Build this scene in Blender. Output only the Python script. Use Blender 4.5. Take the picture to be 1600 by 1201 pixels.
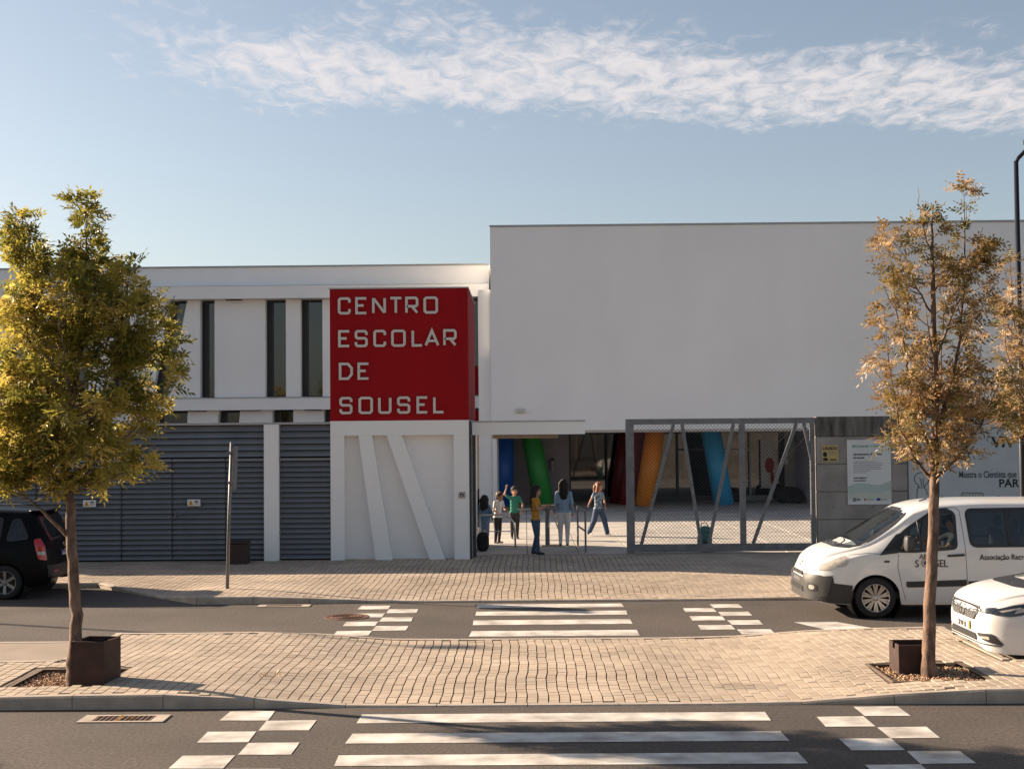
import bpy, bmesh, math, random
from mathutils import Vector, Matrix, Quaternion
for o in list(bpy.data.objects): bpy.data.objects.remove(o)
random.seed(7)
R = math.radians
sc = bpy.context.scene
col = sc.collection

# ------------------------------------------------------------------ camera
cd = bpy.data.cameras.new('Camera'); cam = bpy.data.objects.new('Camera', cd); col.objects.link(cam)
cd.sensor_fit = 'HORIZONTAL'; cd.sensor_width = 36.0; cd.lens = 36.0 * 2110 / 1600
cd.clip_start = 0.1; cd.clip_end = 3000
yaw = math.atan(20 / 2110); pitch = math.atan(70 / 2110); roll = R(0.5)
fw = Vector((-math.sin(yaw) * math.cos(pitch), math.cos(yaw) * math.cos(pitch), math.sin(pitch)))
rt = fw.cross(Vector((0, 0, 1))).normalized(); up = rt.cross(fw)
rt2 = rt * math.cos(roll) - up * math.sin(roll); up2 = rt * math.sin(roll) + up * math.cos(roll)
M3 = Matrix((rt2, up2, -fw)).transposed()
cam.matrix_world = Matrix.Translation((0, 0, 3.0)) @ M3.to_4x4()
sc.camera = cam

# ------------------------------------------------------------------ sun, sky, exposure
SUN_EL = R(21.6); SUN_AZ = math.atan(0.40)          # sun stands left of and behind the school
trav = Vector((math.cos(SUN_AZ) * math.cos(SUN_EL), -math.sin(SUN_AZ) * math.cos(SUN_EL), -math.sin(SUN_EL)))
sl = bpy.data.lights.new('Sun', 'SUN'); sl.energy = 5.0; sl.angle = R(0.55); sl.color = (1.0, 0.80, 0.59)
so = bpy.data.objects.new('Sun', sl); col.objects.link(so)
so.rotation_euler = (-trav).to_track_quat('Z', 'Y').to_euler(); so.location = (-30, 40, 30)
sc.view_settings.view_transform = 'Standard'; sc.view_settings.look = 'None'
sc.view_settings.gamma = 1.0; sc.view_settings.exposure = 1.48
wd = bpy.data.worlds.new('World'); sc.world = wd; wd.use_nodes = True
nt = wd.node_tree; nt.nodes.clear()
def N(t, kind, **kw):
    n = t.nodes.new(kind)
    for k, v in kw.items(): setattr(n, k, v)
    return n
def math_node(t, op, a, b=None, c=None):
    n = N(t, 'ShaderNodeMath', operation=op)
    for i, v in enumerate((a, b, c)):
        if v is None: continue
        if isinstance(v, (int, float)): n.inputs[i].default_value = v
        else: t.links.new(v, n.inputs[i])
    return n.outputs[0]
def smooth(t, v, lo, hi):
    n = N(t, 'ShaderNodeMapRange', interpolation_type='SMOOTHSTEP')
    n.inputs['From Min'].default_value = lo; n.inputs['From Max'].default_value = hi
    t.links.new(v, n.inputs['Value']); return n.outputs[0]
sky = N(nt, 'ShaderNodeTexSky', sky_type='NISHITA')
sky.sun_disc = False; sky.sun_elevation = SUN_EL
sdir = -trav
sky.sun_rotation = math.atan2(sdir.x, sdir.y)
sky.altitude = 300; sky.air_density = 1.0; sky.dust_density = 1.6; sky.ozone_density = 1.0
hs = N(nt, 'ShaderNodeHueSaturation'); hs.inputs['Saturation'].default_value = 0.74; hs.inputs['Value'].default_value = 1.0
nt.links.new(sky.outputs[0], hs.inputs['Color'])
tc = N(nt, 'ShaderNodeTexCoord'); sx = N(nt, 'ShaderNodeSeparateXYZ'); nt.links.new(tc.outputs['Generated'], sx.inputs[0])
zc = math_node(nt, 'MAXIMUM', sx.outputs[2], 0.02)
px_ = math_node(nt, 'DIVIDE', sx.outputs[0], zc); py_ = math_node(nt, 'DIVIDE', sx.outputs[1], zc)
cx = N(nt, 'ShaderNodeCombineXYZ'); nt.links.new(px_, cx.inputs[0]); nt.links.new(py_, cx.inputs[1])
mp = N(nt, 'ShaderNodeMapping'); mp.inputs['Rotation'].default_value = (0, 0, R(-24)); mp.inputs['Scale'].default_value = (1.0, 0.55, 1)
nt.links.new(cx.outputs[0], mp.inputs[0])
n1 = N(nt, 'ShaderNodeTexNoise'); n1.inputs['Scale'].default_value = 13.0; n1.inputs['Detail'].default_value = 8; n1.inputs['Roughness'].default_value = 0.62; n1.inputs['Distortion'].default_value = 0.6
n2 = N(nt, 'ShaderNodeTexNoise'); n2.inputs['Scale'].default_value = 2.2; n2.inputs['Detail'].default_value = 5
nt.links.new(mp.outputs[0], n1.inputs['Vector']); nt.links.new(cx.outputs[0], n2.inputs['Vector'])
line = math_node(nt, 'SUBTRACT', py_, math_node(nt, 'MULTIPLY_ADD', px_, 0.19, 3.80))
wob = math_node(nt, 'MULTIPLY_ADD', n2.outputs[0], 0.9, -0.45)
dist = math_node(nt, 'ABSOLUTE', math_node(nt, 'ADD', line, wob))
band = math_node(nt, 'SUBTRACT', 1.0, smooth(nt, dist, 0.05, 0.85))
band = math_node(nt, 'MULTIPLY', band, smooth(nt, px_, -1.35, -0.55))
cl = math_node(nt, 'ADD', math_node(nt, 'MULTIPLY', band, 0.62), math_node(nt, 'MULTIPLY_ADD', n1.outputs[0], 1.5, -0.75))
cl = math_node(nt, 'MULTIPLY', smooth(nt, cl, 0.16, 0.86), 0.78)
cl = math_node(nt, 'MULTIPLY', cl, smooth(nt, band, 0.0, 0.35))
mx = N(nt, 'ShaderNodeMix', data_type='RGBA'); nt.links.new(cl, mx.inputs[0]); nt.links.new(hs.outputs[0], mx.inputs[6])
mx.inputs[7].default_value = (6.6, 6.1, 6.0, 1)
bg = N(nt, 'ShaderNodeBackground'); bg.inputs['Strength'].default_value = 0.05
wo = N(nt, 'ShaderNodeOutputWorld'); nt.links.new(mx.outputs[2], bg.inputs['Color']); nt.links.new(bg.outputs[0], wo.inputs[0])

# ------------------------------------------------------------------ materials
MATS = {}
def mat(name, c, rough=0.7, var=0.12, scale=3.0, c2=None, metal=0.0, bump=0.0, bscale=60.0, coat=0.0, ior=None, emit=None, vec='Object', detail=6, stretch=None):
    if name in MATS: return MATS[name]
    m = bpy.data.materials.new(name); m.use_nodes = True; t = m.node_tree; b = t.nodes['Principled BSDF']
    b.inputs['Roughness'].default_value = rough; b.inputs['Metallic'].default_value = metal
    if coat: b.inputs['Coat Weight'].default_value = coat; b.inputs['Coat Roughness'].default_value = 0.04
    if ior: b.inputs['IOR'].default_value = ior
    tcn = N(t, 'ShaderNodeTexCoord'); src = tcn.outputs[vec]
    if stretch:
        mpn = N(t, 'ShaderNodeMapping'); mpn.inputs['Scale'].default_value = stretch; t.links.new(src, mpn.inputs[0]); src = mpn.outputs[0]
    no = N(t, 'ShaderNodeTexNoise'); no.inputs['Scale'].default_value = scale; no.inputs['Detail'].default_value = detail
    t.links.new(src, no.inputs['Vector'])
    cr = N(t, 'ShaderNodeValToRGB'); cr.color_ramp.elements[0].position = 0.3; cr.color_ramp.elements[1].position = 0.72
    if c2 is None: a = tuple(x * (1 - var) for x in c); d = tuple(min(1, x * (1 + var)) for x in c)
    else: a, d = c, c2
    cr.color_ramp.elements[0].color = (*a, 1); cr.color_ramp.elements[1].color = (*d, 1)
    t.links.new(no.outputs[0], cr.inputs[0]); t.links.new(cr.outputs[0], b.inputs['Base Color'])
    if bump:
        nb = N(t, 'ShaderNodeTexNoise'); nb.inputs['Scale'].default_value = bscale; nb.inputs['Detail'].default_value = 4
        t.links.new(src, nb.inputs['Vector'])
        bp = N(t, 'ShaderNodeBump'); bp.inputs['Strength'].default_value = bump; bp.inputs['Distance'].default_value = 0.01
        t.links.new(nb.outputs[0], bp.inputs['Height']); t.links.new(bp.outputs[0], b.inputs['Normal'])
    if emit: b.inputs['Emission Color'].default_value = (*emit[0], 1); b.inputs['Emission Strength'].default_value = emit[1]
    MATS[name] = m; return m

def asphalt():
    m = mat('asphalt', (0.047, 0.038, 0.033), 0.9, c2=(0.08, 0.064, 0.054), scale=0.55, bump=0.6, bscale=140, detail=8)
    t = m.node_tree; b = t.nodes['Principled BSDF']; src = b.inputs['Base Color'].links[0].from_socket
    tcn = t.nodes['Texture Coordinate']
    v = N(t, 'ShaderNodeTexNoise'); v.inputs['Scale'].default_value = 26; v.inputs['Detail'].default_value = 5; v.inputs['Roughness'].default_value = .8
    t.links.new(tcn.outputs['Object'], v.inputs['Vector'])
    mr = N(t, 'ShaderNodeMapRange'); mr.inputs['From Min'].default_value = .3; mr.inputs['From Max'].default_value = .7; mr.inputs['To Min'].default_value = .2; mr.inputs['To Max'].default_value = 2.1
    t.links.new(v.outputs[0], mr.inputs['Value'])
    mxx = N(t, 'ShaderNodeVectorMath', operation='SCALE'); t.links.new(src, mxx.inputs[0]); t.links.new(mr.outputs[0], mxx.inputs['Scale'])
    t.links.new(mxx.outputs[0], b.inputs['Base Color']); return m
def rnd_mat(name, ramp, rough=0.85, trans=0.0, stain=False):
    """colour picked per face from the 'rnd' attribute plus the object's own random number"""
    m = bpy.data.materials.new(name); m.use_nodes = True; t = m.node_tree; b = t.nodes['Principled BSDF']; b.inputs['Roughness'].default_value = rough
    at = N(t, 'ShaderNodeAttribute', attribute_name='rnd'); oi = N(t, 'ShaderNodeObjectInfo')
    fr = math_node(t, 'FRACT', math_node(t, 'ADD', at.outputs['Fac'], oi.outputs['Random']))
    cr = N(t, 'ShaderNodeValToRGB'); e = cr.color_ramp.elements
    while len(e) < len(ramp): e.new(0.5)
    for i, (p, c) in enumerate(ramp): e[i].position = p; e[i].color = (*c, 1)
    t.links.new(fr, cr.inputs[0]); out = cr.outputs[0]
    if stain:
        tcn = N(t, 'ShaderNodeTexCoord'); no = N(t, 'ShaderNodeTexNoise'); no.inputs['Scale'].default_value = 0.9; no.inputs['Detail'].default_value = 7
        ge = N(t, 'ShaderNodeNewGeometry'); t.links.new(ge.outputs['Position'], no.inputs['Vector'])
        mr = N(t, 'ShaderNodeMapRange'); mr.inputs['From Min'].default_value = .3; mr.inputs['From Max'].default_value = .65; mr.inputs['To Min'].default_value = .74; mr.inputs['To Max'].default_value = 1.06
        t.links.new(no.outputs[0], mr.inputs['Value'])
        if stain == 'spill':                           # old oil spill on the island, right of the crossing
            sp_ = N(t, 'ShaderNodeVectorMath', operation='SUBTRACT'); t.links.new(ge.outputs['Position'], sp_.inputs[0]); sp_.inputs[1].default_value = (2.62, 15.75, .08)
            s2_ = N(t, 'ShaderNodeVectorMath', operation='MULTIPLY'); t.links.new(sp_.outputs[0], s2_.inputs[0]); s2_.inputs[1].default_value = (1.9, 2.6, 0)
            ln_ = N(t, 'ShaderNodeVectorMath', operation='LENGTH'); t.links.new(s2_.outputs[0], ln_.inputs[0])
            k_ = smooth(t, math_node(t, 'ADD', ln_.outputs['Value'], math_node(t, 'MULTIPLY_ADD', no.outputs[0], 1.6, -.8)), .35, 1.15)
            mm = math_node(t, 'MULTIPLY', mr.outputs[0], math_node(t, 'MULTIPLY_ADD', k_, .36, .64))
        else: mm = mr.outputs[0]
        sv = N(t, 'ShaderNodeVectorMath', operation='SCALE'); t.links.new(out, sv.inputs[0]); t.links.new(mm, sv.inputs['Scale']); out = sv.outputs[0]
    t.links.new(out, b.inputs['Base Color'])
    if trans:
        tr = N(t, 'ShaderNodeBsdfTranslucent'); t.links.new(out, tr.inputs['Color'])
        ms = N(t, 'ShaderNodeMixShader'); ms.inputs[0].default_value = trans
        t.links.new(b.outputs[0], ms.inputs[1]); t.links.new(tr.outputs[0], ms.inputs[2]); t.links.new(ms.outputs[0], t.nodes['Material Output'].inputs[0])
    return m
def glass_mat(name, tint, alpha=0.0, ior=2.0):
    """dark reflecting pane; alpha = share of clear see-through"""
    m = bpy.data.materials.new(name); m.use_nodes = True; t = m.node_tree; b = t.nodes['Principled BSDF']
    b.inputs['Base Color'].default_value = (*tint, 1); b.inputs['Roughness'].default_value = 0.03; b.inputs['IOR'].default_value = ior
    if alpha:
        tr = N(t, 'ShaderNodeBsdfTransparent'); tr.inputs[0].default_value = (.8, .87, .86, 1)
        ms = N(t, 'ShaderNodeMixShader'); ms.inputs[0].default_value = alpha
        t.links.new(b.outputs[0], ms.inputs[1]); t.links.new(tr.outputs[0], ms.inputs[2]); t.links.new(ms.outputs[0], t.nodes['Material Output'].inputs[0])
    return m
WHITE = mat('white_render', (0.775, 0.77, 0.76), 0.85, c2=(0.84, 0.835, 0.825), scale=0.45, bump=0.15, bscale=40, stretch=(1, 1, .6))
ASPH = asphalt()
PAVER = rnd_mat('paver', [(0, (.385, .305, .235)), (.35, (.425, .345, .27)), (.7, (.465, .38, .295)), (1, (.405, .315, .24))], stain='spill')
SAND = mat('joint_sand', (.13, .09, .062), .95, var=.3, scale=8)
KERB = mat('kerb_concrete', (.31, .255, .21), .9, c2=(.46, .385, .315), scale=4, bump=.3, bscale=50)
PAINT = mat('road_paint', (.30, .265, .235), .85, c2=(.72, .69, .645), scale=2.6, detail=15, bump=.3, bscale=120)
SLAB = rnd_mat('court_slab', [(0, (.40, .37, .34)), (.5, (.47, .43, .39)), (1, (.43, .40, .37))], stain=True)
RED = mat('red_cladding', (.27, .002, .005), .6, c2=(.34, .004, .008), ior=1.25, scale=.9, stretch=(1, 1, .2))
METAL = mat('galvanised', (.13, .135, .145), .5, c2=(.20, .205, .215), scale=6, metal=.4)
STEEL = mat('steel_tube', (.55, .54, .52), .3, var=.08, metal=.9)
LOUV = mat('louvre_grey', (.15, .157, .172), .5, c2=(.205, .212, .228), scale=1.5, metal=.2)
LOUVB = mat('louvre_back', (.012, .014, .018), .8)
CONC = mat('concrete', (.22, .20, .185), .9, c2=(.36, .33, .30), scale=1.6, bump=.4, bscale=25, detail=9)
CORTEN = mat('corten', (.022, .009, .007), .75, c2=(.055, .022, .015), scale=5, detail=8)
GLASS = glass_mat('window_glass', (.008, .010, .014), 0, 1.85)
FRAME = mat('dark_frame', (.035, .038, .045), .5)
ALU = mat('grey_frame', (.36, .36, .36), .5, metal=.3)
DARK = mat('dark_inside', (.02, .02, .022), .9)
RUST = mat('rust_stain', (.09, .035, .02), .9, var=.4, scale=9)
BLACKP = mat('black_plastic', (.018, .018, .02), .5)
LETTER = mat('letter_metal', (.62, .57, .52), .45, var=.06, metal=.3)
BLACKINK = mat('black_ink', (.012, .014, .017), .6)
BARK = mat('bark', (.055, .033, .024), .95, c2=(.26, .17, .12), scale=14, bump=1.0, bscale=34, stretch=(1, 1, .4), detail=10)
GRAVEL = rnd_mat('gravel', [(0, (.22, .09, .045)), (.4, (.42, .24, .14)), (.75, (.55, .38, .26)), (1, (.33, .28, .12))])
LEAF_G = rnd_mat('leaf_green', [(0, (.12, .13, .022)), (.3, (.27, .24, .045)), (.65, (.48, .38, .075)), (1, (.68, .50, .14))], .42, .54)
LEAF_O = rnd_mat('leaf_orange', [(0, (.09, .10, .03)), (.28, (.22, .17, .055)), (.6, (.37, .22, .08)), (1, (.58, .42, .25))], .45, .42)

# ------------------------------------------------------------------ builders
def wloc(o):
    v = Vector((0, 0, 0))
    while o is not None: v += o.location; o = o.parent
    return v
class MB:
    def __init__(s): s.v = []; s.f = []; s.r = []; s.m = []
    def add(s, vs, fs, rnd=0.0, mi=0):
        k = len(s.v); s.v.extend([tuple(p) for p in vs]); s.f.extend([tuple(i + k for i in q) for q in fs])
        s.r.extend([rnd] * len(fs)); s.m.extend([mi] * len(fs)); return s
    def box(s, x0, x1, y0, y1, z0, z1, rnd=0.0, mi=0):
        return s.add([(x0, y0, z0), (x1, y0, z0), (x1, y1, z0), (x0, y1, z0), (x0, y0, z1), (x1, y0, z1), (x1, y1, z1), (x0, y1, z1)],
                     [(0, 3, 2, 1), (4, 5, 6, 7), (0, 1, 5, 4), (1, 2, 6, 5), (2, 3, 7, 6), (3, 0, 4, 7)], rnd, mi)
    def prism(s, pts, y0, y1, mi=0):
        """polygon in x,z (counter-clockwise seen from -y) pushed from y0 to y1"""
        n = len(pts); vs = [(x, y0, z) for x, z in pts] + [(x, y1, z) for x, z in pts]
        fs = [tuple(range(n)), tuple(range(2 * n - 1, n - 1, -1))] + [(i, i + n, (i + 1) % n + n, (i + 1) % n) for i in range(n)]
        return s.add(vs, fs, 0, mi)
    def tube(s, pts, rad, n=8, cap=True, mi=0, rnd=0.0):
        pts = [Vector(p) for p in pts]; rad = rad if isinstance(rad, (list, tuple)) else [rad] * len(pts)
        k = len(s.v); prev = None
        for i, p in enumerate(pts):
            d = (pts[min(i + 1, len(pts) - 1)] - pts[max(i - 1, 0)]).normalized()
            if prev is None: a = d.orthogonal().normalized()
            else: a = (prev - d * prev.dot(d)).normalized()
            prev = a; b = d.cross(a)
            for j in range(n):
                t = 2 * math.pi * j / n; s.v.append(tuple(p + (a * math.cos(t) + b * math.sin(t)) * rad[i]))
        fs = []
        for i in range(len(pts) - 1):
            for j in range(n): fs.append((k + i * n + j, k + i * n + (j + 1) % n, k + (i + 1) * n + (j + 1) % n, k + (i + 1) * n + j))
        if cap: fs.append(tuple(k + j for j in reversed(range(n)))); fs.append(tuple(k + (len(pts) - 1) * n + j for j in range(n)))
        s.f.extend(fs); s.r.extend([rnd] * len(fs)); s.m.extend([mi] * len(fs)); return s
    def bar(s, a, b, w, d=None):
        """square bar between two points"""
        d = d or w; a = Vector(a); b = Vector(b); t = (b - a).normalized()
        e = t.cross(Vector((0, 1, 0)));
        if e.length < 1e-3: e = Vector((1, 0, 0))
        e = e.normalized() * w / 2; g = t.cross(e).normalized() * d / 2
        vs = [p + i * e + j * g for p in (a, b) for i, j in ((-1, -1), (1, -1), (1, 1), (-1, 1))]
        return s.add(vs, [(0, 1, 2, 3), (7, 6, 5, 4), (0, 4, 5, 1), (1, 5, 6, 2), (2, 6, 7, 3), (3, 7, 4, 0)])
    def lathe(s, prof, n=24, axis='y', c=(0, 0, 0), mi=0):
        k = len(s.v)
        for r_, h in prof:
            for j in range(n):
                t = 2 * math.pi * j / n; a, b = r_ * math.cos(t), r_ * math.sin(t)
                s.v.append((c[0] + a, c[1] + h, c[2] + b) if axis == 'y' else (c[0] + a, c[1] + b, c[2] + h))
        fs = [(k + i * n + j, k + i * n + (j + 1) % n, k + (i + 1) * n + (j + 1) % n, k + (i + 1) * n + j) for i in range(len(prof) - 1) for j in range(n)]
        s.f.extend(fs); s.r.extend([0] * len(fs)); s.m.extend([mi] * len(fs)); return s
    def mesh(s, name, mats, off=Vector((0, 0, 0)), smooth=False):
        me = bpy.data.meshes.new(name); me.from_pydata([(x - off.x, y - off.y, z - off.z) for x, y, z in s.v], [], s.f)
        for q in (mats if isinstance(mats, (list, tuple)) else [mats]): me.materials.append(q)
        if any(s.m): me.polygons.foreach_set('material_index', s.m)
        if any(s.r): a = me.attributes.new('rnd', 'FLOAT', 'FACE'); a.data.foreach_set('value', s.r)
        if smooth: me.polygons.foreach_set('use_smooth', [True] * len(me.polygons))
        bm = bmesh.new(); bm.from_mesh(me); bmesh.ops.recalc_face_normals(bm, faces=bm.faces); bm.to_mesh(me); bm.free()
        me.update(); return me
    def build(s, name, mats, parent=None, local=False, smooth=False):
        off = Vector((0, 0, 0)) if (local or parent is None) else wloc(parent)
        return link(name, s.mesh(name, mats, off, smooth), parent)
def link(name, me, parent=None):
    o = bpy.data.objects.new(name, me); col.objects.link(o); o.parent = parent; return o
def tag(o, label=None, cat=None, group=None, kind=None):
    if label: o['label'] = label
    if cat: o['category'] = cat
    if group: o['group'] = group
    if kind: o['kind'] = kind
    return o
def thing(name, loc, label, cat, group=None, rz=0.0):
    o = bpy.data.objects.new(name, None); col.objects.link(o); o.location = loc; o.rotation_euler = (0, 0, rz); o.empty_display_size = .1
    return tag(o, label, cat, group)
def box(name, m, parent, x0, x1, y0, y1, z0, z1, bev=0.0, local=False):
    o = MB().box(x0, x1, y0, y1, z0, z1).build(name, m, parent, local)
    if bev: b = o.modifiers.new('b', 'BEVEL'); b.width = bev; b.segments = 2
    return o
def copy_tree(o, parent=None):
    c = o.copy(); col.objects.link(c); c.parent = parent
    for ch in o.children: copy_tree(ch, c)
    return c
def text(name, s, size, m, parent, loc, rot=(R(90), 0, 0), sx=1.0, align='LEFT', ext=0.001, bold=0.0, local=False):
    cu = bpy.data.curves.new(name, 'FONT'); cu.body = s; cu.size = size; cu.extrude = ext; cu.offset = bold; cu.align_x = align; cu.resolution_u = 3
    t = bpy.data.objects.new('t', cu); col.objects.link(t)
    me = bpy.data.meshes.new_from_object(t.evaluated_get(bpy.context.evaluated_depsgraph_get())); bpy.data.objects.remove(t)
    me.transform(Matrix.Diagonal((sx, 1, 1, 1))); me.materials.clear(); me.materials.append(m); me.name = name
    o = link(name, me, parent); o.rotation_euler = rot
    o.location = Vector(loc) - (Vector((0, 0, 0)) if local or parent is None else wloc(parent)); return o
def stroke_poly(pts, w):
    """2-D polyline turned into an outline with mitred corners"""
    P = [Vector(p) for p in pts]; closed = (P[0] - P[-1]).length < 1e-6
    if closed: P = P[:-1]
    L, Rr = [], []; n = len(P)
    for i in range(n):
        a = P[i - 1] if (i > 0 or closed) else None; b = P[(i + 1) % n] if (i < n - 1 or closed) else None
        d1 = (P[i] - a).normalized() if a is not None else None; d2 = (b - P[i]).normalized() if b is not None else None
        if d1 is None: d1 = d2
        if d2 is None: d2 = d1
        nn = Vector((-(d1 + d2).y, (d1 + d2).x)).normalized(); k = 1 / max(.35, nn.dot(Vector((-d1.y, d1.x))))
        L.append(P[i] + nn * w / 2 * k); Rr.append(P[i] - nn * w / 2 * k)
    return L, Rr, closed
def stroke(mb, pts, w, y0, y1, mi=0):
    """flat-faced raised stroke in the x,z plane, from y0 (front) to y1"""
    L, Rr, closed = stroke_poly(pts, w); n = len(L)
    vs = [(p.x, y, p.y) for y in (y0, y1) for p in L] + [(p.x, y, p.y) for y in (y0, y1) for p in Rr]
    fs = []
    for i in range(n if closed else n - 1):
        j = (i + 1) % n; a, b, c, d = i, j, 2 * n + j, 2 * n + i
        fs += [(a, b, c, d), (n + i, 3 * n + i, 3 * n + j, n + j), (a, n + i, n + j, b), (d, c, 3 * n + j, 3 * n + i)]
    if not closed: fs += [(0, 2 * n, 3 * n, n), (n - 1, 2 * n - 1, 4 * n - 1, 3 * n - 1)]
    mb.add(vs, fs, 0, mi)
def sstep(a, b, x):
    t = min(1, max(0, (x - a) / (b - a))); return t * t * (3 - 2 * t)
# ------------------------------------------------------------------ ground, road, pavements
road = MB().add([(-400, -300, 0), (400, -300, 0), (400, 500, 0), (-400, 500, 0)], [(0, 1, 2, 3)]).build('road', ASPH); tag(road, kind='structure')

CX = 0.45
def isl_z(x, y): return 0.012 + 0.125 * sstep(2.0, 4.3, abs(x - CX)) + 0.012 * math.sin(x * 1.3 + y * .9) * sstep(2, 4, abs(x - CX))
def far_z(x, y):
    k = 0.03 + 0.10 * sstep(2.3, 5.6, abs(x - CX)) * (1.0 if x < CX else 0.35)
    if x < -5.72: k = 0.02 + 0.11 * sstep(-6.7, -5.72, x)
    return k + (0.12 - k) * sstep(23.6, 27.5, y)
PW, PD = 0.12, 0.152
def in_island(x, y):
    if 14.86 < y < 19.31 and -5.77 < x < 5.82: return True
    if x <= -5.77: return 14.86 < y < 16.94
    return 14.86 < y < 16.60
PITS = [(-5.93, -4.82, 15.38, 16.48), (4.14, 5.25, 15.38, 16.48)]
def in_pit(x, y): return any(a - .05 < x < b + .05 and c - .06 < y < d + .06 for a, b, c, d in PITS)
def lay_edge(x):                                     # near edge of the school-side pavement
    if x > -5.75: return 23.70
    if x > -8.3: return 23.70 + (-5.75 - x) / 2.55 * 2.6
    return 26.32
def in_far(x, y): return lay_edge(x) + .02 < y < 31.15
def wob(x, y):
    return 0.014 * math.sin(y * 1.5 + x * .22) + 0.006 * math.sin(y * 3.7 + x * .5 + 1.3) + .003 * math.sin(y * 9.1 + x * .9)
def paver_add(mb, x, y, z, slope, rz, rnd):
    hx, hy, t = PW / 2 - .0042, PD / 2 - .0024, .003
    c, s = math.cos(rz), math.sin(rz); vs = []
    for ix, iy, dz in ((hx, hy, -.03), (hx - t, hy - t, 0)):
        for a, b in ((-ix, -iy), (ix, -iy), (ix, iy), (-ix, iy)):
            vs.append((x + a * c - b * s, y + a * s + b * c, z + dz + a * slope))
    mb.add(vs, [(4, 5, 6, 7), (0, 1, 5, 4), (1, 2, 6, 5), (2, 3, 7, 6), (3, 0, 4, 7)], rnd)
def grid_sheet(name, xs, ys, fz, inside, m, drop):
    mb = MB(); idx = {}
    for i, x in enumerate(xs):
        for j, y in enumerate(ys): idx[i, j] = len(mb.v); mb.v.append((x, y, fz(x, y) - drop))
    fs = [(idx[i, j], idx[i + 1, j], idx[i + 1, j + 1], idx[i, j + 1]) for i in range(len(xs) - 1) for j in range(len(ys) - 1) if inside((xs[i] + xs[i + 1]) / 2, (ys[j] + ys[j + 1]) / 2)]
    mb.f = fs; mb.r = [0] * len(fs); mb.m = [0] * len(fs); return mb.build(name, m)
def frange(a, b, n): return [a + (b - a) * i / n for i in range(n + 1)]
def isl_shape(x, y):
    if not (14.74 < y): return False
    if -5.88 < x < 5.93: return y < 19.43
    return y < (17.06 if x < 0 else 16.71)
island = grid_sheet('traffic_island', sorted(frange(-10, -5.88, 20) + frange(-5.88, 5.93, 80)[1:] + frange(5.93, 10, 20)[1:]), sorted(frange(14.74, 16.71, 16) + [17.06] + frange(17.06, 19.43, 16)[1:]), isl_z, lambda x, y: isl_shape(x, y) and not any(a < x < b and c < y < d for a, b, c, d in PITS), SAND, .012)
tag(island, kind='structure')
farpav = grid_sheet('school_pavement', frange(-16, 16, 320), frange(23.6, 31.25, 100), far_z, lambda x, y: y > lay_edge(x) - .11, SAND, .012)
tag(farpav, kind='structure')
cand = []
def pave(inside, fz, x0, x1, y0, y1):
    out = []; nx = int((x1 - x0) / PW)
    for i in range(nx):
        x = x0 + (i + .5) * PW; off = random.random() * PD
        for j in range(int((y1 - y0) / PD) + 1):
            y = y0 + off + (j - .5) * PD; xx = x + wob(x, y)
            if not inside(xx, y) or in_pit(xx, y): continue
            if abs(xx) > .42 * y + .6: continue
            z = fz(xx, y) + random.gauss(0, .0012); sl_ = (fz(xx + .05, y) - fz(xx - .05, y)) / .1
            dxy = wob(x, y + .05) - wob(x, y - .05)
            out.append((xx, y, z, sl_, -math.atan(dxy / .1) + random.gauss(0, .008), random.random()))
    return out
pv = pave(in_island, isl_z, -9.6, 9.6, 14.86, 19.31)
pv.sort(key=lambda p: p[1] - (0 if abs(p[0]) < .375 * p[1] else -100))
unit = MB(); paver_add(unit, 0, 0, 0, 0, 0, 0.0); um = unit.mesh('paver', PAVER)
for x, y, z, s_, rz, rnd in pv[:300]:
    o = link('paver', um, island); o.location = (x, y, z); o.rotation_euler = (0, -math.atan(s_), rz)
mb = MB()
for p in pv[300:]: paver_add(mb, *p)
tag(mb.build('paving_blocks', PAVER, island), kind='stuff')
mb = MB()
for p in pave(in_far, far_z, -14, 14, 23.55, 31.15): paver_add(mb, *p)
tag(mb.build('paving_blocks', PAVER, farpav), kind='stuff')

# kerb stones, each a piece of its own, following the dip at the crossing
def kerb_run(parent, pts, fz, w, step=1.0, flat=0.0):
    a, b = Vector(pts[0]), Vector(pts[1]); L = (b - a).length; n = max(1, round(L / step)); d = (b - a) / n; nn = Vector((-d.y, d.x)).normalized() * w
    for i in range(n):
        p = a + d * i + d.normalized() * .004; q = a + d * (i + 1) - d.normalized() * .004
        vs = []
        for r_ in (p, q):
            m_ = r_ + nn; zt = fz(r_.x + nn.x * .5, r_.y + nn.y * .5) + .004 + flat
            vs += [(r_.x, r_.y, -.12), (m_.x, m_.y, -.12), (m_.x, m_.y, zt), (r_.x + nn.x * .16, r_.y + nn.y * .16, zt), (r_.x, r_.y, zt - .02)]
        MB().add(vs, [(0, 1, 2, 3, 4), (9, 8, 7, 6, 5)] + [(k, k + 5, (k + 1) % 5 + 5, (k + 1) % 5) for k in range(5)]).build('kerb_stone', KERB, parent)
kerb_run(island, ((-9.9, 14.73), (9.9, 14.73)), isl_z, .125)
kerb_run(island, ((5.94, 19.44), (-5.89, 19.44)), isl_z, .125)
kerb_run(island, ((-5.89, 19.44), (-5.89, 17.07)), isl_z, .115)
kerb_run(island, ((-5.89, 17.07), (-9.9, 17.07)), isl_z, .125)
kerb_run(island, ((5.94, 16.72), (5.94, 19.44)), isl_z, .115)
kerb_run(island, ((9.9, 16.72), (5.94, 16.72)), isl_z, .125)
kerb_run(farpav, ((-5.75, 23.57), (13, 23.57)), far_z, .13)
kerb_run(farpav, ((-8.3, 26.2), (-5.76, 23.57)), far_z, .16, .5)
kerb_run(farpav, ((-15, 26.2), (-8.3, 26.2)), lambda x, y: .10, .13)
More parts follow.
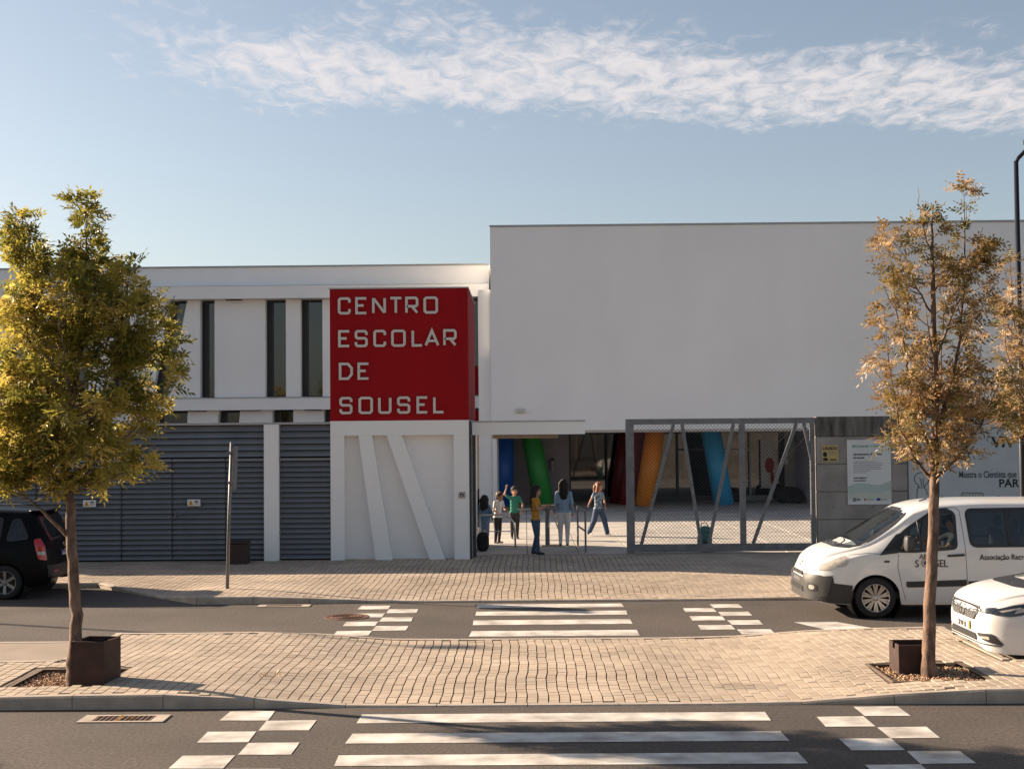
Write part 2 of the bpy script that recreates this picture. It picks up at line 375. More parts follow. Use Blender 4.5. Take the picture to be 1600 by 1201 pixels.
# parking bays with paler worn surface and a painted edge line
BAY = mat('bay_surface', (.22, .175, .14), .9, c2=(.31, .25, .20), scale=1.1, bump=.4, bscale=90, detail=9)
for nm, x0, x1, y0 in (('parking_bay', -14, -5.9, 17.08), ('parking_bay', 5.95, 14, 16.73)):
    tag(MB().add([(x0, y0, .004), (x1, y0, .004), (x1, 19.38, .004), (x0, 19.38, .004)], [(0, 1, 2, 3)]).build(nm, BAY), kind='structure')
    MB().box(x0, x1, 19.40, 19.50, -.02, .008).build('bay_edge_line', KERB, road)
# painted markings
def stripe(x0, x1, y0, y1, name='crossing_stripe'):
    j = lambda: random.uniform(-.012, .012)
    MB().add([(x0 + j(), y0 + j(), .005), (x1 + j(), y0 + j(), .005), (x1 + j(), y1 + j(), .005), (x0 + j(), y1 + j(), .005)], [(0, 1, 2, 3)]).build(name, PAINT, road)
for a, b in ((22.82, 23.28), (21.90, 22.37), (20.85, 21.36), (19.68, 20.22)): stripe(-.83, 1.63, a, b)
for a, b in ((13.94, 14.36), (13.06, 13.46), (12.18, 12.58), (11.3, 11.7), (10.4, 10.8)): stripe(-1.75, 2.49, a, b)
for k in range(4):
    y = 19.86 + k * 0.965
    if k > 0 or True:
        stripe(-2.84, -2.33, y, y + .47, 'chequer_block')
        stripe(3.11, 3.60, y - .14, y + .33, 'chequer_block')
    if k < 3:
        stripe(-2.32, -1.82, y + .48, y + .95, 'chequer_block'); stripe(2.59, 3.10, y + .34, y + .81, 'chequer_block')
for k in range(4):
    y = 14.60 - k * 1.0
    stripe(-2.70, -2.2, y - .97, y - .50, 'chequer_block') ; stripe(-3.2, -2.71, y - 1.47, y - 1.0, 'chequer_block')
    if k == 0: stripe(-3.2, -2.71, y - .49, y - .03, 'chequer_block')
    stripe(3.49, 3.97, y - .47, y, 'chequer_block'); stripe(2.99, 3.48, y - .95, y - .49, 'chequer_block')
# tilted end of the bay line under the van
MB().add([(4.6, 19.6, .005), (5.5, 19.6, .005), (4.75, 20.9, .005), (4.1, 20.9, .005)], [(0, 1, 2, 3)]).build('lane_arrow', PAINT, road)
# drains and manhole
def drain(x0, x1, y0, y1, label):
    t = thing('storm_drain', ((x0 + x1) / 2, (y0 + y1) / 2, 0), label, 'drain')
    fr = MB(); g = .1
    fr.box(x0, x0 + .14, y0, y1, -.02, .012); fr.box(x1 - .14, x1, y0, y1, -.02, .012); fr.box(x0 + .14, x1 - .14, y0, y0 + .05, -.02, .012); fr.box(x0 + .14, x1 - .14, y1 - .05, y1, -.02, .012)
    fr.build('frame', KERB, t); box('pit', DARK, t, x0 + .14, x1 - .14, y0 + .05, y1 - .05, -.02, .004)
    n = 12
    for i in range(n):
        x = x0 + .16 + (x1 - x0 - .32) * i / (n - 1); box('grate_bar', RUST, t, x - .012, x + .012, y0 + .05, y1 - .05, -.015, .010)
drain(-4.68, -3.78, 14.05, 14.4, 'iron storm drain grate with fallen leaf beside the left kerb, nearest the camera')
drain(-4.62, -3.72, 23.14, 23.42, 'small storm drain grate beside the far kerb in front of the school')
mh = thing('manhole_cover', (-2.9, 21.85, 0), 'round rusty manhole cover touching the chequer blocks on the far lane', 'manhole')
MB().lathe([(.001, .006), (.30, .006), (.31, .010), (.36, .010), (.37, 0)], 32, 'z', (-2.9, 21.85, 0)).build('rim', RUST, mh)
for k in range(5): MB().lathe([(.05 * k + .03, .006), (.05 * k + .032, .014), (.05 * k + .05, .014), (.05 * k + .052, .006)], 24, 'z', (-2.9, 21.85, 0)).build('ring', RUST, mh)

# planting pits
def pebbles(parent, rect, n):
    a, b, c, d = rect; mb = MB()
    for i in range(n):
        x = random.uniform(a + .02, b - .02); y = random.uniform(c + .02, d - .02); r_ = random.uniform(.009, .022); z = .075 + random.uniform(0, .025)
        q = random.random() * 6; h = r_ * random.uniform(.4, .9)
        vs = [(x + r_ * math.cos(q + k * 1.57) * random.uniform(.7, 1.2), y + r_ * math.sin(q + k * 1.57) * random.uniform(.7, 1.2), z) for k in range(4)] + [(x, y, z + h), (x, y, z - h)]
        mb.add(vs, [(0, 1, 4), (1, 2, 4), (2, 3, 4), (3, 0, 4), (1, 0, 5), (2, 1, 5), (3, 2, 5), (0, 3, 5)], random.random())
    return tag(mb.build('gravel', GRAVEL, parent), kind='stuff')
for r_ in PITS:
    a, b, c, d = r_; t = MB()
    t.box(a - .03, b + .03, c - .03, c, -.1, .128); t.box(a - .03, b + .03, d, d + .03, -.1, .128); t.box(a - .03, a, c, d, -.1, .128); t.box(b, b + .03, c, d, -.1, .128); t.box(a, b, c, d, -.1, .07)
    p = t.build('planting_pit', SAND, island); pebbles(p, r_, 1500)
# ------------------------------------------------------------------ school: entrance block with the red box
FY = 30.18
ent = thing('entrance_block', (-2.8, FY, .1), 'red box with white letters over a white portal with slanting pillars', 'building')
X0, X1 = -4.36, -1.26
rb = box('sign_box', RED, ent, X0, X1, FY, FY + 3.9, 3.22, 6.17)
box('roof_cap', ALU, rb, X0 - .015, X1 + .015, FY - .015, FY + 3.92, 6.172, 6.20)
box('lintel', WHITE, ent, X0, X1, FY + .003, FY + 3.9, 2.89, 3.217)
box('pillar', WHITE, ent, X0, -4.05, FY + .003, FY + 3.9, .05, 2.888)
box('pillar', WHITE, ent, -1.60, X1, FY + .003, FY + 3.9, .05, 2.888)
box('recess_wall', WHITE, ent, -4.05, -1.60, FY + .24, FY + 3.8, .05, 2.888)
for a, b, c, d in ((-3.73, -3.43, -2.98, -3.35), (-3.10, -2.76, -1.79, -2.13)):
    MB().prism([(d, .05), (c, .05), (b, 2.888), (a, 2.888)], FY + .003, FY + .238).build('slanting_pillar', WHITE, ent)
box('side_strip', FRAME, ent, X1 + .002, X1 + .05, FY + .03, FY + .12, .1, 3.2)
ic = box('intercom', ALU, ent, -1.50, -1.35, FY - .03, FY + .003, 1.48, 1.62, .01)
box('intercom_face', FRAME, ic, -1.465, -1.385, FY - .036, FY - .03, 1.515, 1.585)
box('button', LETTER, ic, -1.44, -1.415, FY - .042, FY - .036, 1.525, 1.55)
# letters: squared strokes
c_ = .16
LET = {'C': [[(1, .72), (1, 1 - c_ * .6), (.86, 1), (.14, 1), (0, 1 - c_ * .6), (0, c_ * .6), (.14, 0), (.86, 0), (1, c_ * .6), (1, .28)]],
 'O': [[(.14, 0), (.86, 0), (1, .1), (1, .9), (.86, 1), (.14, 1), (0, .9), (0, .1), (.14, 0)]],
 'E': [[(1, 1), (0, 1), (0, 0), (1, 0)], [(0, .52), (.72, .52)]], 'N': [[(0, 0), (0, 1)], [(.04, .98), (.96, .02)], [(1, 0), (1, 1)]],
 'T': [[(0, 1), (1, 1)], [(.5, 1), (.5, 0)]], 'R': [[(0, 0), (0, 1), (.86, 1), (1, .9), (1, .53), (.86, .43), (0, .43)], [(.5, .43), (1, 0)]],
 'S': [[(1, .74), (1, .9), (.86, 1), (.14, 1), (0, .9), (0, .62), (.14, .52), (.86, .52), (1, .42), (1, .1), (.86, 0), (.14, 0), (0, .1), (0, .26)]],
 'L': [[(0, 1), (0, 0), (1, 0)]], 'A': [[(0, 0), (.5, 1), (1, 0)], [(.2, .3), (.8, .3)]],
 'D': [[(0, 0), (0, 1), (.68, 1), (1, .72), (1, .28), (.68, 0), (0, 0)]], 'U': [[(0, 1), (0, .1), (.14, 0), (.86, 0), (1, .1), (1, 1)]]}
ROWS = [('CENTRO', 5.985, [(182, 275), (308, 397), (430, 530), (553, 650), (670, 765), (802, 907)]), ('ESCOLAR', 5.25, [(183, 272), (303, 397), (438, 530), (567, 672), (714, 798), (808, 915), (943, 1040)]),
        ('DE', 4.52, [(187, 288), (322, 410)]), ('SOUSEL', 3.755, [(190, 284), (328, 432), (470, 566), (607, 702), (747, 833), (867, 950)])]
for word, zt, ext in ROWS:
    for ch, (a, b) in zip(word, ext):
        xa, xb = a * .003096 - 4.735, b * .003096 - 4.735; w = .056; mb = MB(); h = .385
        for k, st in enumerate(LET[ch]): stroke(mb, [(xa + w / 2 + u * (xb - xa - w), zt - h + w / 2 + v * (h - w)) for u, v in st], w, FY - .05 + k * .002, FY - .012)
        pu, pv_ = LET[ch][0][1]; pxx = xa + w / 2 + pu * (xb - xa - w); pzz = zt - h + w / 2 + pv_ * (h - w); mb.box(pxx - .01, pxx + .01, FY - .02, FY + .01, pzz - .01, pzz + .01)
        mb.build('letter', LETTER, rb)
# canopy with its lamp
box('canopy', WHITE, ent, -1.20, 1.35, FY + .40, FY + 3.4, 2.88, 3.165)
box('canopy_cap', ALU, ent, -1.21, 1.36, FY + .385, FY + 3.42, 3.167, 3.195)
box('canopy_lamp', mat('lamp_housing', (.30, .24, .18), .5), ent, -.75, .75, FY + .75, FY + .95, 2.79, 2.878, .01)
box('canopy_post', FRAME, ent, -1.20, -1.13, FY + .45, FY + .55, .1, 2.878)
box('inner_wall', WHITE, ent, -1.258, -1.203, FY + .6, FY + 3.4, .1, 2.878)

# ------------------------------------------------------------------ school: two-storey wing behind
WY = 50.4
wing = thing('school_wing', (-12, WY, 0), 'long two-storey white school wing with narrow dark windows behind the louvre fence', 'building')
XL, XR = -30.0, -1.30
box('parapet', WHITE, wing, XL, XR, WY, WY + 12, 8.47, 9.15)
box('parapet_cap', ALU, wing, XL, XR, WY - .04, WY + 12.02, 9.152, 9.21)
box('shadow_gap', FRAME, wing, XL, XR, WY + .10, WY + 11.9, 8.40, 8.468)
box('eave', WHITE, wing, XL, XR, WY - .55, WY + 11.8, 7.93, 8.398)
box('floor_band', WHITE, wing, XL, XR, WY - .45, WY + 11.8, 3.80, 4.235)
box('floor_band_cap', ALU, wing, XL, XR, WY - .47, WY + .3, 4.237, 4.27)
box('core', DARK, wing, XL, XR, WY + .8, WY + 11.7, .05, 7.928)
# each window: (top-left, top-right, bottom-right, bottom-left)
UP = [(-13.27, -12.60, -13.35, -13.95), (-12.13, -11.58, -11.58, -12.13), (-9.69, -8.91, -8.91, -9.69), (-8.37, -7.54, -7.54, -8.37), (-6.4, -5.6, -5.6, -6.4), (-2.35, -1.66, -1.66, -2.35),
      (-15.2, -14.7, -15.0, -15.6), (-17.1, -16.3, -16.3, -17.1), (-18.4, -17.8, -18.6, -19.1), (-20.4, -19.62, -19.62, -20.4), (-22.5, -21.7, -21.7, -22.5), (-24.8, -24.0, -24.0, -24.8)]
LO = [(-13.85, -12.58, -12.8, -13.85), (-11.42, -10.62, -11.0, -11.75), (-9.42, -8.64, -8.64, -9.42), (-7.5, -6.6, -6.6, -7.5), (-16.4, -15.4, -15.4, -16.4), (-19.2, -18.0, -18.0, -19.2), (-2.3, -1.66, -1.66, -2.3)]
def window_row(wins, zb, zt, rust):
    wins = sorted(wins, key=lambda q: q[0]); px = (XL, XL)
    for q in wins + [(XR, XR, XR, XR)]:
        MB().prism([(px[1], zb), (q[3], zb), (q[0], zt), (px[0], zt)], WY - .12, WY + .5).build('wall_panel', WHITE, wing)
        if rust and q[0] - px[0] > .8 and -14 < q[0] < -5:
            for k in range(2):
                u = px[0] + (q[0] - px[0]) * random.uniform(.15, .85); w = random.uniform(.12, .3)
                box('rust_mark', RUST, wing, u - w, u + w, WY - .30, WY - .15, zt - .03, zt + .0)
        px = (q[1], q[2])
    for a, b, c, d in wins:
        ya = WY + .30; z0, z1 = zb + .03, zt - .06
        w = MB().prism([(d, z0), (c, z0), (b, z1), (a, z1)], ya + .02, ya + .05).build('window', GLASS, wing)
        fr = MB(); t_ = .05
        for p, q in (((d, z0), (c, z0)), ((c, z0), (b, z1)), ((b, z1), (a, z1)), ((a, z1), (d, z0))): fr.bar((p[0], ya - .01, p[1]), (q[0], ya - .01, q[1]), t_, .08)
        u = .22; fr.bar((d + u, ya - .008, z0), (a + u, ya - .008, z1), .045, .07)
        fr.build('frame', FRAME, w)
        MB().prism([(d + .02, z0), (d + u, z0), (a + u, z1), (a + .02, z1)], ya, ya + .015).build('side_sash', BLACKP, w)
window_row(UP, 4.272, 7.926, True); window_row(LO, .12, 3.797, True)

# ------------------------------------------------------------------ school: big hall raised over an open undercroft
HY = 47.0
hall = thing('school_hall', (8, HY, 0), 'large blank white hall raised above an undercroft with coloured columns', 'building')
box('upper_wall', WHITE, hall, -1.17, 34, HY, HY + 16, 2.93, 10.06)
box('roof_cap', ALU, hall, -1.19, 34.02, HY - .03, HY + 16.02, 10.062, 10.13)
box('soffit_trim', mat('trim', (.45, .40, .36), .8), hall, -1.17, 34, HY - .012, HY - .001, 2.86, 2.95)
box('corner_pier', WHITE, hall, -1.62, -1.172, HY + .3, HY + 3.2, .12, 7.9)
box('side_wall', WHITE, hall, -1.16, -1.0, HY + .2, HY + 6.3, .12, 2.928)
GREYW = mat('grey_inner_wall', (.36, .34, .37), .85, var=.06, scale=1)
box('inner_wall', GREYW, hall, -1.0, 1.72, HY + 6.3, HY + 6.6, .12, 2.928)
box('inner_wall', mat('bluish_lit_wall', (.42, .42, .52), .8, var=.05), hall, 10.6, 34, HY + 3.2, HY + 7, .12, 2.928)  # whitish side wall; the bluish light on it is put into its colour
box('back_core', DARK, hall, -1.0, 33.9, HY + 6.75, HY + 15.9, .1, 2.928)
px = 1.72
for i, w in enumerate((1.45, 1.3, 1.5, 1.4, 1.45, 1.4)):
    g = box('glass_pane', GLASS, hall, px + .04, px + w - .04, HY + 6.50, HY + 6.53, .30, 2.80)
    fr = MB(); fr.box(px, px + .07, HY + 6.42, HY + 6.52, .12, 2.925); fr.box(px + .07, px + w, HY + 6.42, HY + 6.51, .12, .32); fr.box(px + .07, px + w, HY + 6.42, HY + 6.51, 2.78, 2.925)
    if i in (3, 4): fr.box(px + .07, px + w, HY + 6.42, HY + 6.51, 2.1, 2.18)
    fr.build('frame', ALU if i > 3 else FRAME, g); px += w
box('end_frame', ALU, hall, px, 10.6, HY + 6.4, HY + 6.6, .12, 2.925)
COLS = [('blue', (.012, .10, .40), -.86, -.93, .44, 51.2), ('green', (.05, .36, .08), .19, .70, .38, 51.6), ('dark red', (.13, .014, .02), 3.95, 3.55, .34, 52.2), ('maroon', (.24, .03, .035), 4.3, 3.85, .34, 51.2),
        ('orange', (.85, .27, .012), 4.86, 4.40, .36, 50.4), ('sky blue', (.03, .36, .64), 6.95, 7.40, .37, 50.6)]
for nm, c, xt, xb, r_, y in COLS:
    m = mat('column_' + nm.replace(' ', '_'), c, .45, var=.1, scale=1.2)
    o = MB().tube([(xb, y, .1), (xt, y + .15, 2.93)], r_, 28).build('column', m, hall, smooth=True); o['label'] = 'slanting round ' + nm + ' column under the hall'
wl = box('wall_lamp', mat('lamp_plastic', (.62, .60, .55), .5), hall, -.33, .02, HY - .12, HY - .001, 3.56, 3.72, .03)
box('lamp_lens', mat('lens', (.5, .5, .48), .3), wl, -.28, -.03, HY - .13, HY - .121, 3.59, 3.69)
ex = MB().tube([(1.05, HY + 6.15, 1.35), (1.05, HY + 6.15, 1.75)], .08, 12).build('fire_extinguisher', mat('ext_grey', (.4, .36, .33), .4), hall); box('handle', BLACKP, ex, 1.0, 1.12, HY + 6.08, HY + 6.2, 1.75, 1.86)
box('notice', WHITE, hall, 10.05, 10.35, HY + 6.36, HY + 6.395, 1.55, 1.75)
# courtyard of concrete slabs
court = MB().add([(-1.2, 31.25, .105), (34, 31.25, .105), (34, 62, .105), (-1.2, 62, .105)], [(0, 1, 2, 3)]).build('courtyard', SAND); tag(court, kind='structure')
su = MB(); S_ = 1.2
su.add([(-.594, -.594, -.02), (.594, -.594, -.02), (.594, .594, -.02), (-.594, .594, -.02), (-.588, -.588, 0), (.588, -.588, 0), (.588, .588, 0), (-.588, .588, 0)], [(4, 5, 6, 7), (0, 1, 5, 4), (1, 2, 6, 5), (2, 3, 7, 6), (3, 0, 4, 7)])
sm = su.mesh('slab', SLAB)
for i in range(12):
    for j in range(19): o = link('slab', sm, court); o.location = (-.58 + i * S_, 31.87 + j * S_, .12 + random.gauss(0, .0012))
box('threshold', KERB, court, -1.2, 6.7, 31.12, 31.26, 0, .123)

# ------------------------------------------------------------------ louvre fence and gates on the left
fen = thing('louvre_fence', (-8, FY, .1), 'tall blue-grey metal louvre fence with service doors left of the red box', 'fence')
FT = 3.15
box('backing', LOUVB, fen, -16, -5.84, FY + .16, FY + .20, .12, FT); box('backing', LOUVB, fen, -5.51, X0 - .01, FY + .16, FY + .20, .12, FT)
box('top_rail', ALU, fen, -16, X0 - .01, FY - .02, FY + .22, FT + .002, FT + .05)
box('fence_pillar', WHITE, fen, -5.84, -5.51, FY - .05, FY + .3, .08, FT + .001)
seams = [-16, -14.6, -13.3, -12.1, -10.98, -10.30, -9.06, -7.92, -6.72, -5.84]
pan = list(zip(seams[:-1], seams[1:])) + [(-5.51, X0)]
def blade(w, h, parent_mesh={}):
    k = (round(w, 3), h)
    if k not in parent_mesh:
        b = MB(); b.prism([(-w / 2, 0), (w / 2, 0), (w / 2, h), (-w / 2, h)], 0, .012)
        b.v = [(x, y - .075 * (1 - z / h), z) for x, y, z in b.v]; parent_mesh[k] = b.mesh('louvre_blade', LOUV)
    return parent_mesh[k]
for a, b in pan:
    if b < -12.5: continue
    w = b - a - .03; n = 19; p = (2.33 - .16) / n
    for i in range(n): o = link('louvre_blade', blade(w, .10), fen); o.location = Vector(((a + b) / 2, FY + .11, .16 + i * p)) - fen.location
    box('door_rail', LOUV, fen, a + .01, b - .01, FY + .03, FY + .15, 2.34, 2.40)
    box('seam_post', FRAME, fen, b - .012, b + .012, FY + .06, FY + .15, .13, 2.335)
for a, b in ((-16, -10.3), (-10.3, -5.84), (-5.51, X0)):
    for i in range(5): o = link('louvre_blade', blade(b - a - .02, .125), fen); o.location = Vector(((a + b) / 2, FY + .11, 2.44 + i * .142)) - fen.location
for x in (-10.2, -7.85): 
    h = box('door_handle', METAL, fen, x, x + .03, FY - .02, FY + .03, 1.10, 1.24); MB().tube([(x + .015, FY - .03, 1.17), (x + .17, FY - .03, 1.17)], .011, 6).build('lever', METAL, h)
YEL = mat('hazard_yellow', (.62, .30, .03), .6, var=.05); SIGNW = mat('sign_white', (.66, .66, .64), .5, var=.04)
for x, lab in ((-9.76, 'white warning sign with yellow triangle on the louvre fence beside the tree trunk'), (-7.42, 'white warning sign with yellow triangle on the middle louvre door')):
    t = thing('warning_sign', (x, FY + .01, 1.35), lab, 'sign', 'electrical warning signs on the louvre fence')
    box('plate', SIGNW, t, x - .145, x + .145, FY - .005, FY + .012, 1.35, 1.50)
    MB().prism([(x - .125, 1.37), (x - .005, 1.37), (x - .065, 1.48)], FY - .009, FY - .006).build('triangle', YEL, t)
    MB().prism([(x - .07, 1.385), (x - .058, 1.385), (x - .060, 1.45), (x - .069, 1.45)], FY - .012, FY - .010).build('bolt', BLACKINK, t)
    box('caption_mark', BLACKINK, t, x + .02, x + .10, FY - .008, FY - .005, 1.435, 1.465)
    for k in range(2): box('caption_line', BLACKINK, t, x + .02, x + .12 - k * .03, FY - .008, FY - .005, 1.405 - k * .02, 1.412 - k * .02)

# ------------------------------------------------------------------ sliding gate
GY = 31.2
gate = thing('sliding_gate', (4.5, GY, .12), 'wide galvanised sliding gate with chain-link mesh and zigzag braces', 'gate')
box('post', METAL, gate, 2.32, 2.50, GY - .05, GY + .1, .12, 3.21); box('post', METAL, gate, 4.93, 5.06, GY - .04, GY + .08, .33, 3.08)
box('post', METAL, gate, 6.56, 6.66, GY - .04, GY + .08, .33, 3.08)
box('top_rail', METAL, gate, 2.502, 6.68, GY - .05, GY + .1, 3.082, 3.21); box('bottom_rail', METAL, gate, 2.502, 6.68, GY - .05, GY + .1, .16, .328)
for a, b in (((3.42, 3.08), (2.65, .33)), ((3.62, 3.08), (4.02, .33)), ((4.80, 3.08), (4.20, .33)), ((6.25, 3.08), (5.22, .33)), ((6.42, 3.08), (6.62, 2.1))):
    MB().bar((a[0], GY + .01, a[1]), (b[0], GY + .01, b[1]), .075, .06).build('brace', METAL, gate)
for xa, xb in ((2.50, 4.93), (5.06, 6.56)):
    w = MB(); z0, z1 = .33, 3.08; p = .085; H_ = z1 - z0
    for s_ in (1, -1):
        k = -int(H_ / p) - 1
        while True:
            xs = xa + k * p
            if xs > xb + H_ + p: break
            pts = []
            x_at0, x_at1 = (xs, xs + H_) if s_ == 1 else (xs, xs - H_)
            t0 = 0.0; t1 = 1.0; dx = x_at1 - x_at0
            ta, tb = (xa - x_at0) / dx, (xb - x_at0) / dx
            t0 = max(0, min(ta, tb)); t1 = min(1, max(ta, tb))
            if t1 - t0 > .01: w.tube([(x_at0 + dx * t0, GY + .055 + s_ * .002, z0 + H_ * t0), (x_at0 + dx * t1, GY + .055 + s_ * .002, z0 + H_ * t1)], .0042, 4, False)
            k += 1
    w.build('chain_link_mesh', mat('wire', (.045, .05, .055), .6), gate)
tb = thing('backpack', (4.15, GY + .35, .12), 'teal patterned school backpack on the ground behind the gate', 'backpack')
m = mat('teal_bag', (.05, .22, .20), .8, c2=(.20, .40, .38), scale=22, detail=2)
def soft(name, m, parent, c, r_, p=2.6, n=14, local=False):
    mb = MB(); k0 = len(mb.v)
    for i in range(n + 1):
        a = -math.pi / 2 + math.pi * i / n
        for j in range(2 * n):
            b = math.pi * j / n; f = lambda v: math.copysign(abs(v) ** (2 / p), v)
            mb.v.append((c[0] + r_[0] * f(math.cos(a)) * f(math.cos(b)), c[1] + r_[1] * f(math.cos(a)) * f(math.sin(b)), c[2] + r_[2] * f(math.sin(a))))
    fs = [(i * 2 * n + j, i * 2 * n + (j + 1) % (2 * n), (i + 1) * 2 * n + (j + 1) % (2 * n), (i + 1) * 2 * n + j) for i in range(n) for j in range(2 * n)]
    mb.f = fs; mb.r = [0] * len(fs); mb.m = [0] * len(fs); return mb.build(name, m, parent, local, True)
soft('bag_body', m, tb, (4.15, GY + .35, .36), (.17, .11, .24), 3.2); soft('top_pouch', m, tb, (4.17, GY + .33, .62), (.12, .09, .10), 3); soft('pocket', mat('teal_dark', (.03, .12, .12), .8), tb, (4.15, GY + .25, .28), (.12, .05, .11), 3)
MB().tube([(4.07, GY + .4, .66), (4.09, GY + .4, .78), (4.2, GY + .4, .79), (4.24, GY + .4, .68)], .012, 6).build('carry_loop', m, tb)

# ------------------------------------------------------------------ concrete wall, posters, banner
cw = thing('concrete_wall', (7.7, GY, .1), 'weathered board-marked concrete wall right of the sliding gate', 'wall')
STAIN = mat('soot_stain', (.035, .03, .028), .95, c2=(.24, .22, .20), scale=2.2, stretch=(3, 1, .5), detail=9, bump=.4, bscale=25)
zs = [.08, .87, 1.505, 2.135, 2.765, 3.24]
for a, b in zip(zs[:-1], zs[1:]): box('concrete_course', STAIN if b > 3 else CONC, cw, 6.69, 8.76, GY - .06 + random.uniform(-.004, .004), GY + .25, a + .010, b - .010, .008)
box('wall_core', CONC, cw, 6.70, 8.75, GY - .02, GY + .22, .08, 3.23)
for zz in (1.15, 1.75, 2.4):
    for xx in (7.05, 7.95): MB().lathe([(.016, -.001), (.016, .02)], 10, 'y', (xx, GY - .068, zz)).build('tie_hole', DARK, cw)
ps = thing('information_poster', (7.9, GY - .08, 1.21), 'white public-works information poster on the concrete wall', 'poster')
box('sheet', mat('poster_white', (.62, .64, .64), .5, c2=(.70, .71, .70), scale=1.2), ps, 7.385, 8.385, GY - .085, GY - .075, 1.21, 2.69)
PY = GY - .089
GRN = mat('ink_green', (.16, .36, .24), .6); GREYI = mat('ink_grey', (.20, .20, .21), .6)
text('headline', '#Construir o Futuro', .085, GRN, ps, (7.50, PY, 2.52), bold=.002)
text('subtitle', 'Agrupamento de Escolas', .066, BLACKINK, ps, (7.52, PY, 2.34), bold=.0015); text('subtitle', 'de Sousel', .066, BLACKINK, ps, (7.52, PY, 2.26), bold=.0015)
text('amount', 'INVESTIMENTO', .045, BLACKINK, ps, (7.52, PY, 1.80), bold=.001)
for k, w in enumerate((.55, .72, .70, .66, .68, .4, .3)): box('text_line', GREYI, ps, 7.52, 7.52 + w * .95, PY, PY + .002, 2.185 - k * .042, 2.196 - k * .042)
box('text_line', BLACKINK, ps, 7.52, 7.80, PY, PY + .002, 1.745, 1.765)
for k, (c, z0, a) in enumerate((((.42, .50, .46), 1.62, .05), ((.47, .52, .54), 1.50, -.06), ((.52, .56, .50), 1.42, .04))):
    pts = [(7.39 + i * .99 / 12, z0 + a * math.sin(i * .55) + .01 * i * (1 if a > 0 else -1)) for i in range(13)]
    MB().prism([(7.39, 1.36 - k * .02), (8.38, 1.36 - k * .02)] + pts[::-1], PY + .0025 - k * .0008, PY + .0035 - k * .0008).build('wave', mat('wave%d' % k, c, .6, var=.04), ps)
MB().lathe([(.018, -.001), (.04, -.001)], 16, 'y', (7.54, PY, 1.32)).build('round_logo', BLACKINK, ps); text('logo_text', 'PRR', .045, BLACKINK, ps, (7.59, PY, 1.305), bold=.002)
box('logo_bar', mat('ink_red', (.4, .03, .04), .6), ps, 7.76, 7.80, PY, PY + .0015, 1.30, 1.345)
for k in range(2): box('text_line', GREYI, ps, 7.82, 7.98, PY, PY + .0015, 1.325 - k * .02, 1.333 - k * .02)
box('flag', mat('ink_blue', (.02, .06, .25), .6), ps, 8.04, 8.13, PY, PY + .0015, 1.295, 1.355)
for k in range(2): box('text_line', GREYI, ps, 8.15, 8.29, PY, PY + .0015, 1.325 - k * .02, 1.333 - k * .02)
ys = thing('alarm_notice', (7.0, GY - .07, 2.2), 'small yellow alarm notice beside the gate on the concrete wall', 'sign')
box('sheet', mat('notice_yellow', (.50, .38, .15), .6, var=.05), ys, 6.81, 7.185, GY - .08, GY - .07, 2.20, 2.57)
text('headline', 'LIGADO', .095, BLACKINK, ys, (6.83, GY - .084, 2.47), bold=.003, sx=.95)
for k in range(4): box('text_line', GREYI, ys, 6.95, 7.16 - (k % 2) * .04, GY - .084, GY - .081, 2.44 - k * .03, 2.448 - k * .03)
soft('figure', BLACKINK, ys, (6.88, GY - .082, 2.36), (.045, .004, .06)); soft('figure', BLACKINK, ys, (6.89, GY - .082, 2.25), (.06, .004, .035)); box('phone_bar', BLACKINK, ys, 6.99, 7.14, GY - .084, GY - .081, 2.225, 2.255)
bw = thing('banner_wall', (14, GY, .1), 'grey banner wall with a light bulb drawing and printed words behind the van', 'banner')
box('wall', CONC, bw, 8.765, 22, GY + .02, GY + .24, .08, 3.2); box('top_rail', FRAME, bw, 8.765, 22, GY - .03, GY + .26, 3.202, 3.30)
box('sheet', mat('banner_sheet', (.40, .44, .46), .6, c2=(.46, .50, .51), scale=2.5), bw, 8.80, 22, GY - .02, GY + .015, .5, 3.18)
BY = GY - .024
text('word', 'VIV', .33, BLACKINK, bw, (10.72, BY, 2.50), bold=.012, sx=1.1); text('word', 'C', .33, BLACKINK, bw, (11.12, BY, 2.82), bold=.012, sx=1.1)
text('word', 'Mostra o Cientista que', .215, mat('ink_slate', (.05, .065, .08), .6), bw, (9.95, BY, 1.80), bold=.004, sx=.66); text('word', 'PART', .26, BLACKINK, bw, (10.86, BY, 1.58), bold=.006)
dr = MB(); zc0 = 1.78; xc0 = 9.10
stroke(dr, [(xc0 + .17 * math.cos(a), zc0 + .15 * math.sin(a)) for a in [R(-60 + i * 300 / 20) for i in range(21)]], .016, BY, BY + .003)
for pts in ([(xc0 - .05, 1.80), (xc0 - .02, 1.76), (xc0 + .0, 1.60)], [(xc0 + .05, 1.80), (xc0 + .03, 1.76), (xc0 + .05, 1.60)], [(xc0 - .08, 1.65), (xc0 - .06, 1.58), (xc0 + .05, 1.58), (xc0 + .09, 1.65)], [(xc0 - .08, 1.62), (xc0 - .11, 1.5), (xc0 - .12, 1.2)],
            [(xc0 + .06, 1.58), (xc0 + .11, 1.52), (xc0 + .12, 1.42), (xc0 + .16, 1.40)], [(xc0 - .2, 2.06), (xc0 - .16, 1.98)], [(xc0 - .1, 2.1), (xc0 - .09, 2.0)], [(10.0, 1.22), (10.02, 1.46), (10.5, 1.44), (10.5, 1.24)], [(9.55, 1.38), (9.62, 1.33), (9.68, 1.3)]):
    stroke(dr, pts, .014, BY, BY + .003)
for k in range(7): stroke(dr, [(10.06 + k * .065, 1.24), (10.06 + k * .065, 1.43)], .009, BY, BY + .003)
stroke(dr, [(10.86 + .11 * math.cos(R(a)), 1.26 + .11 * math.sin(R(a))) for a in range(0, 181, 15)], .012, BY, BY + .003)
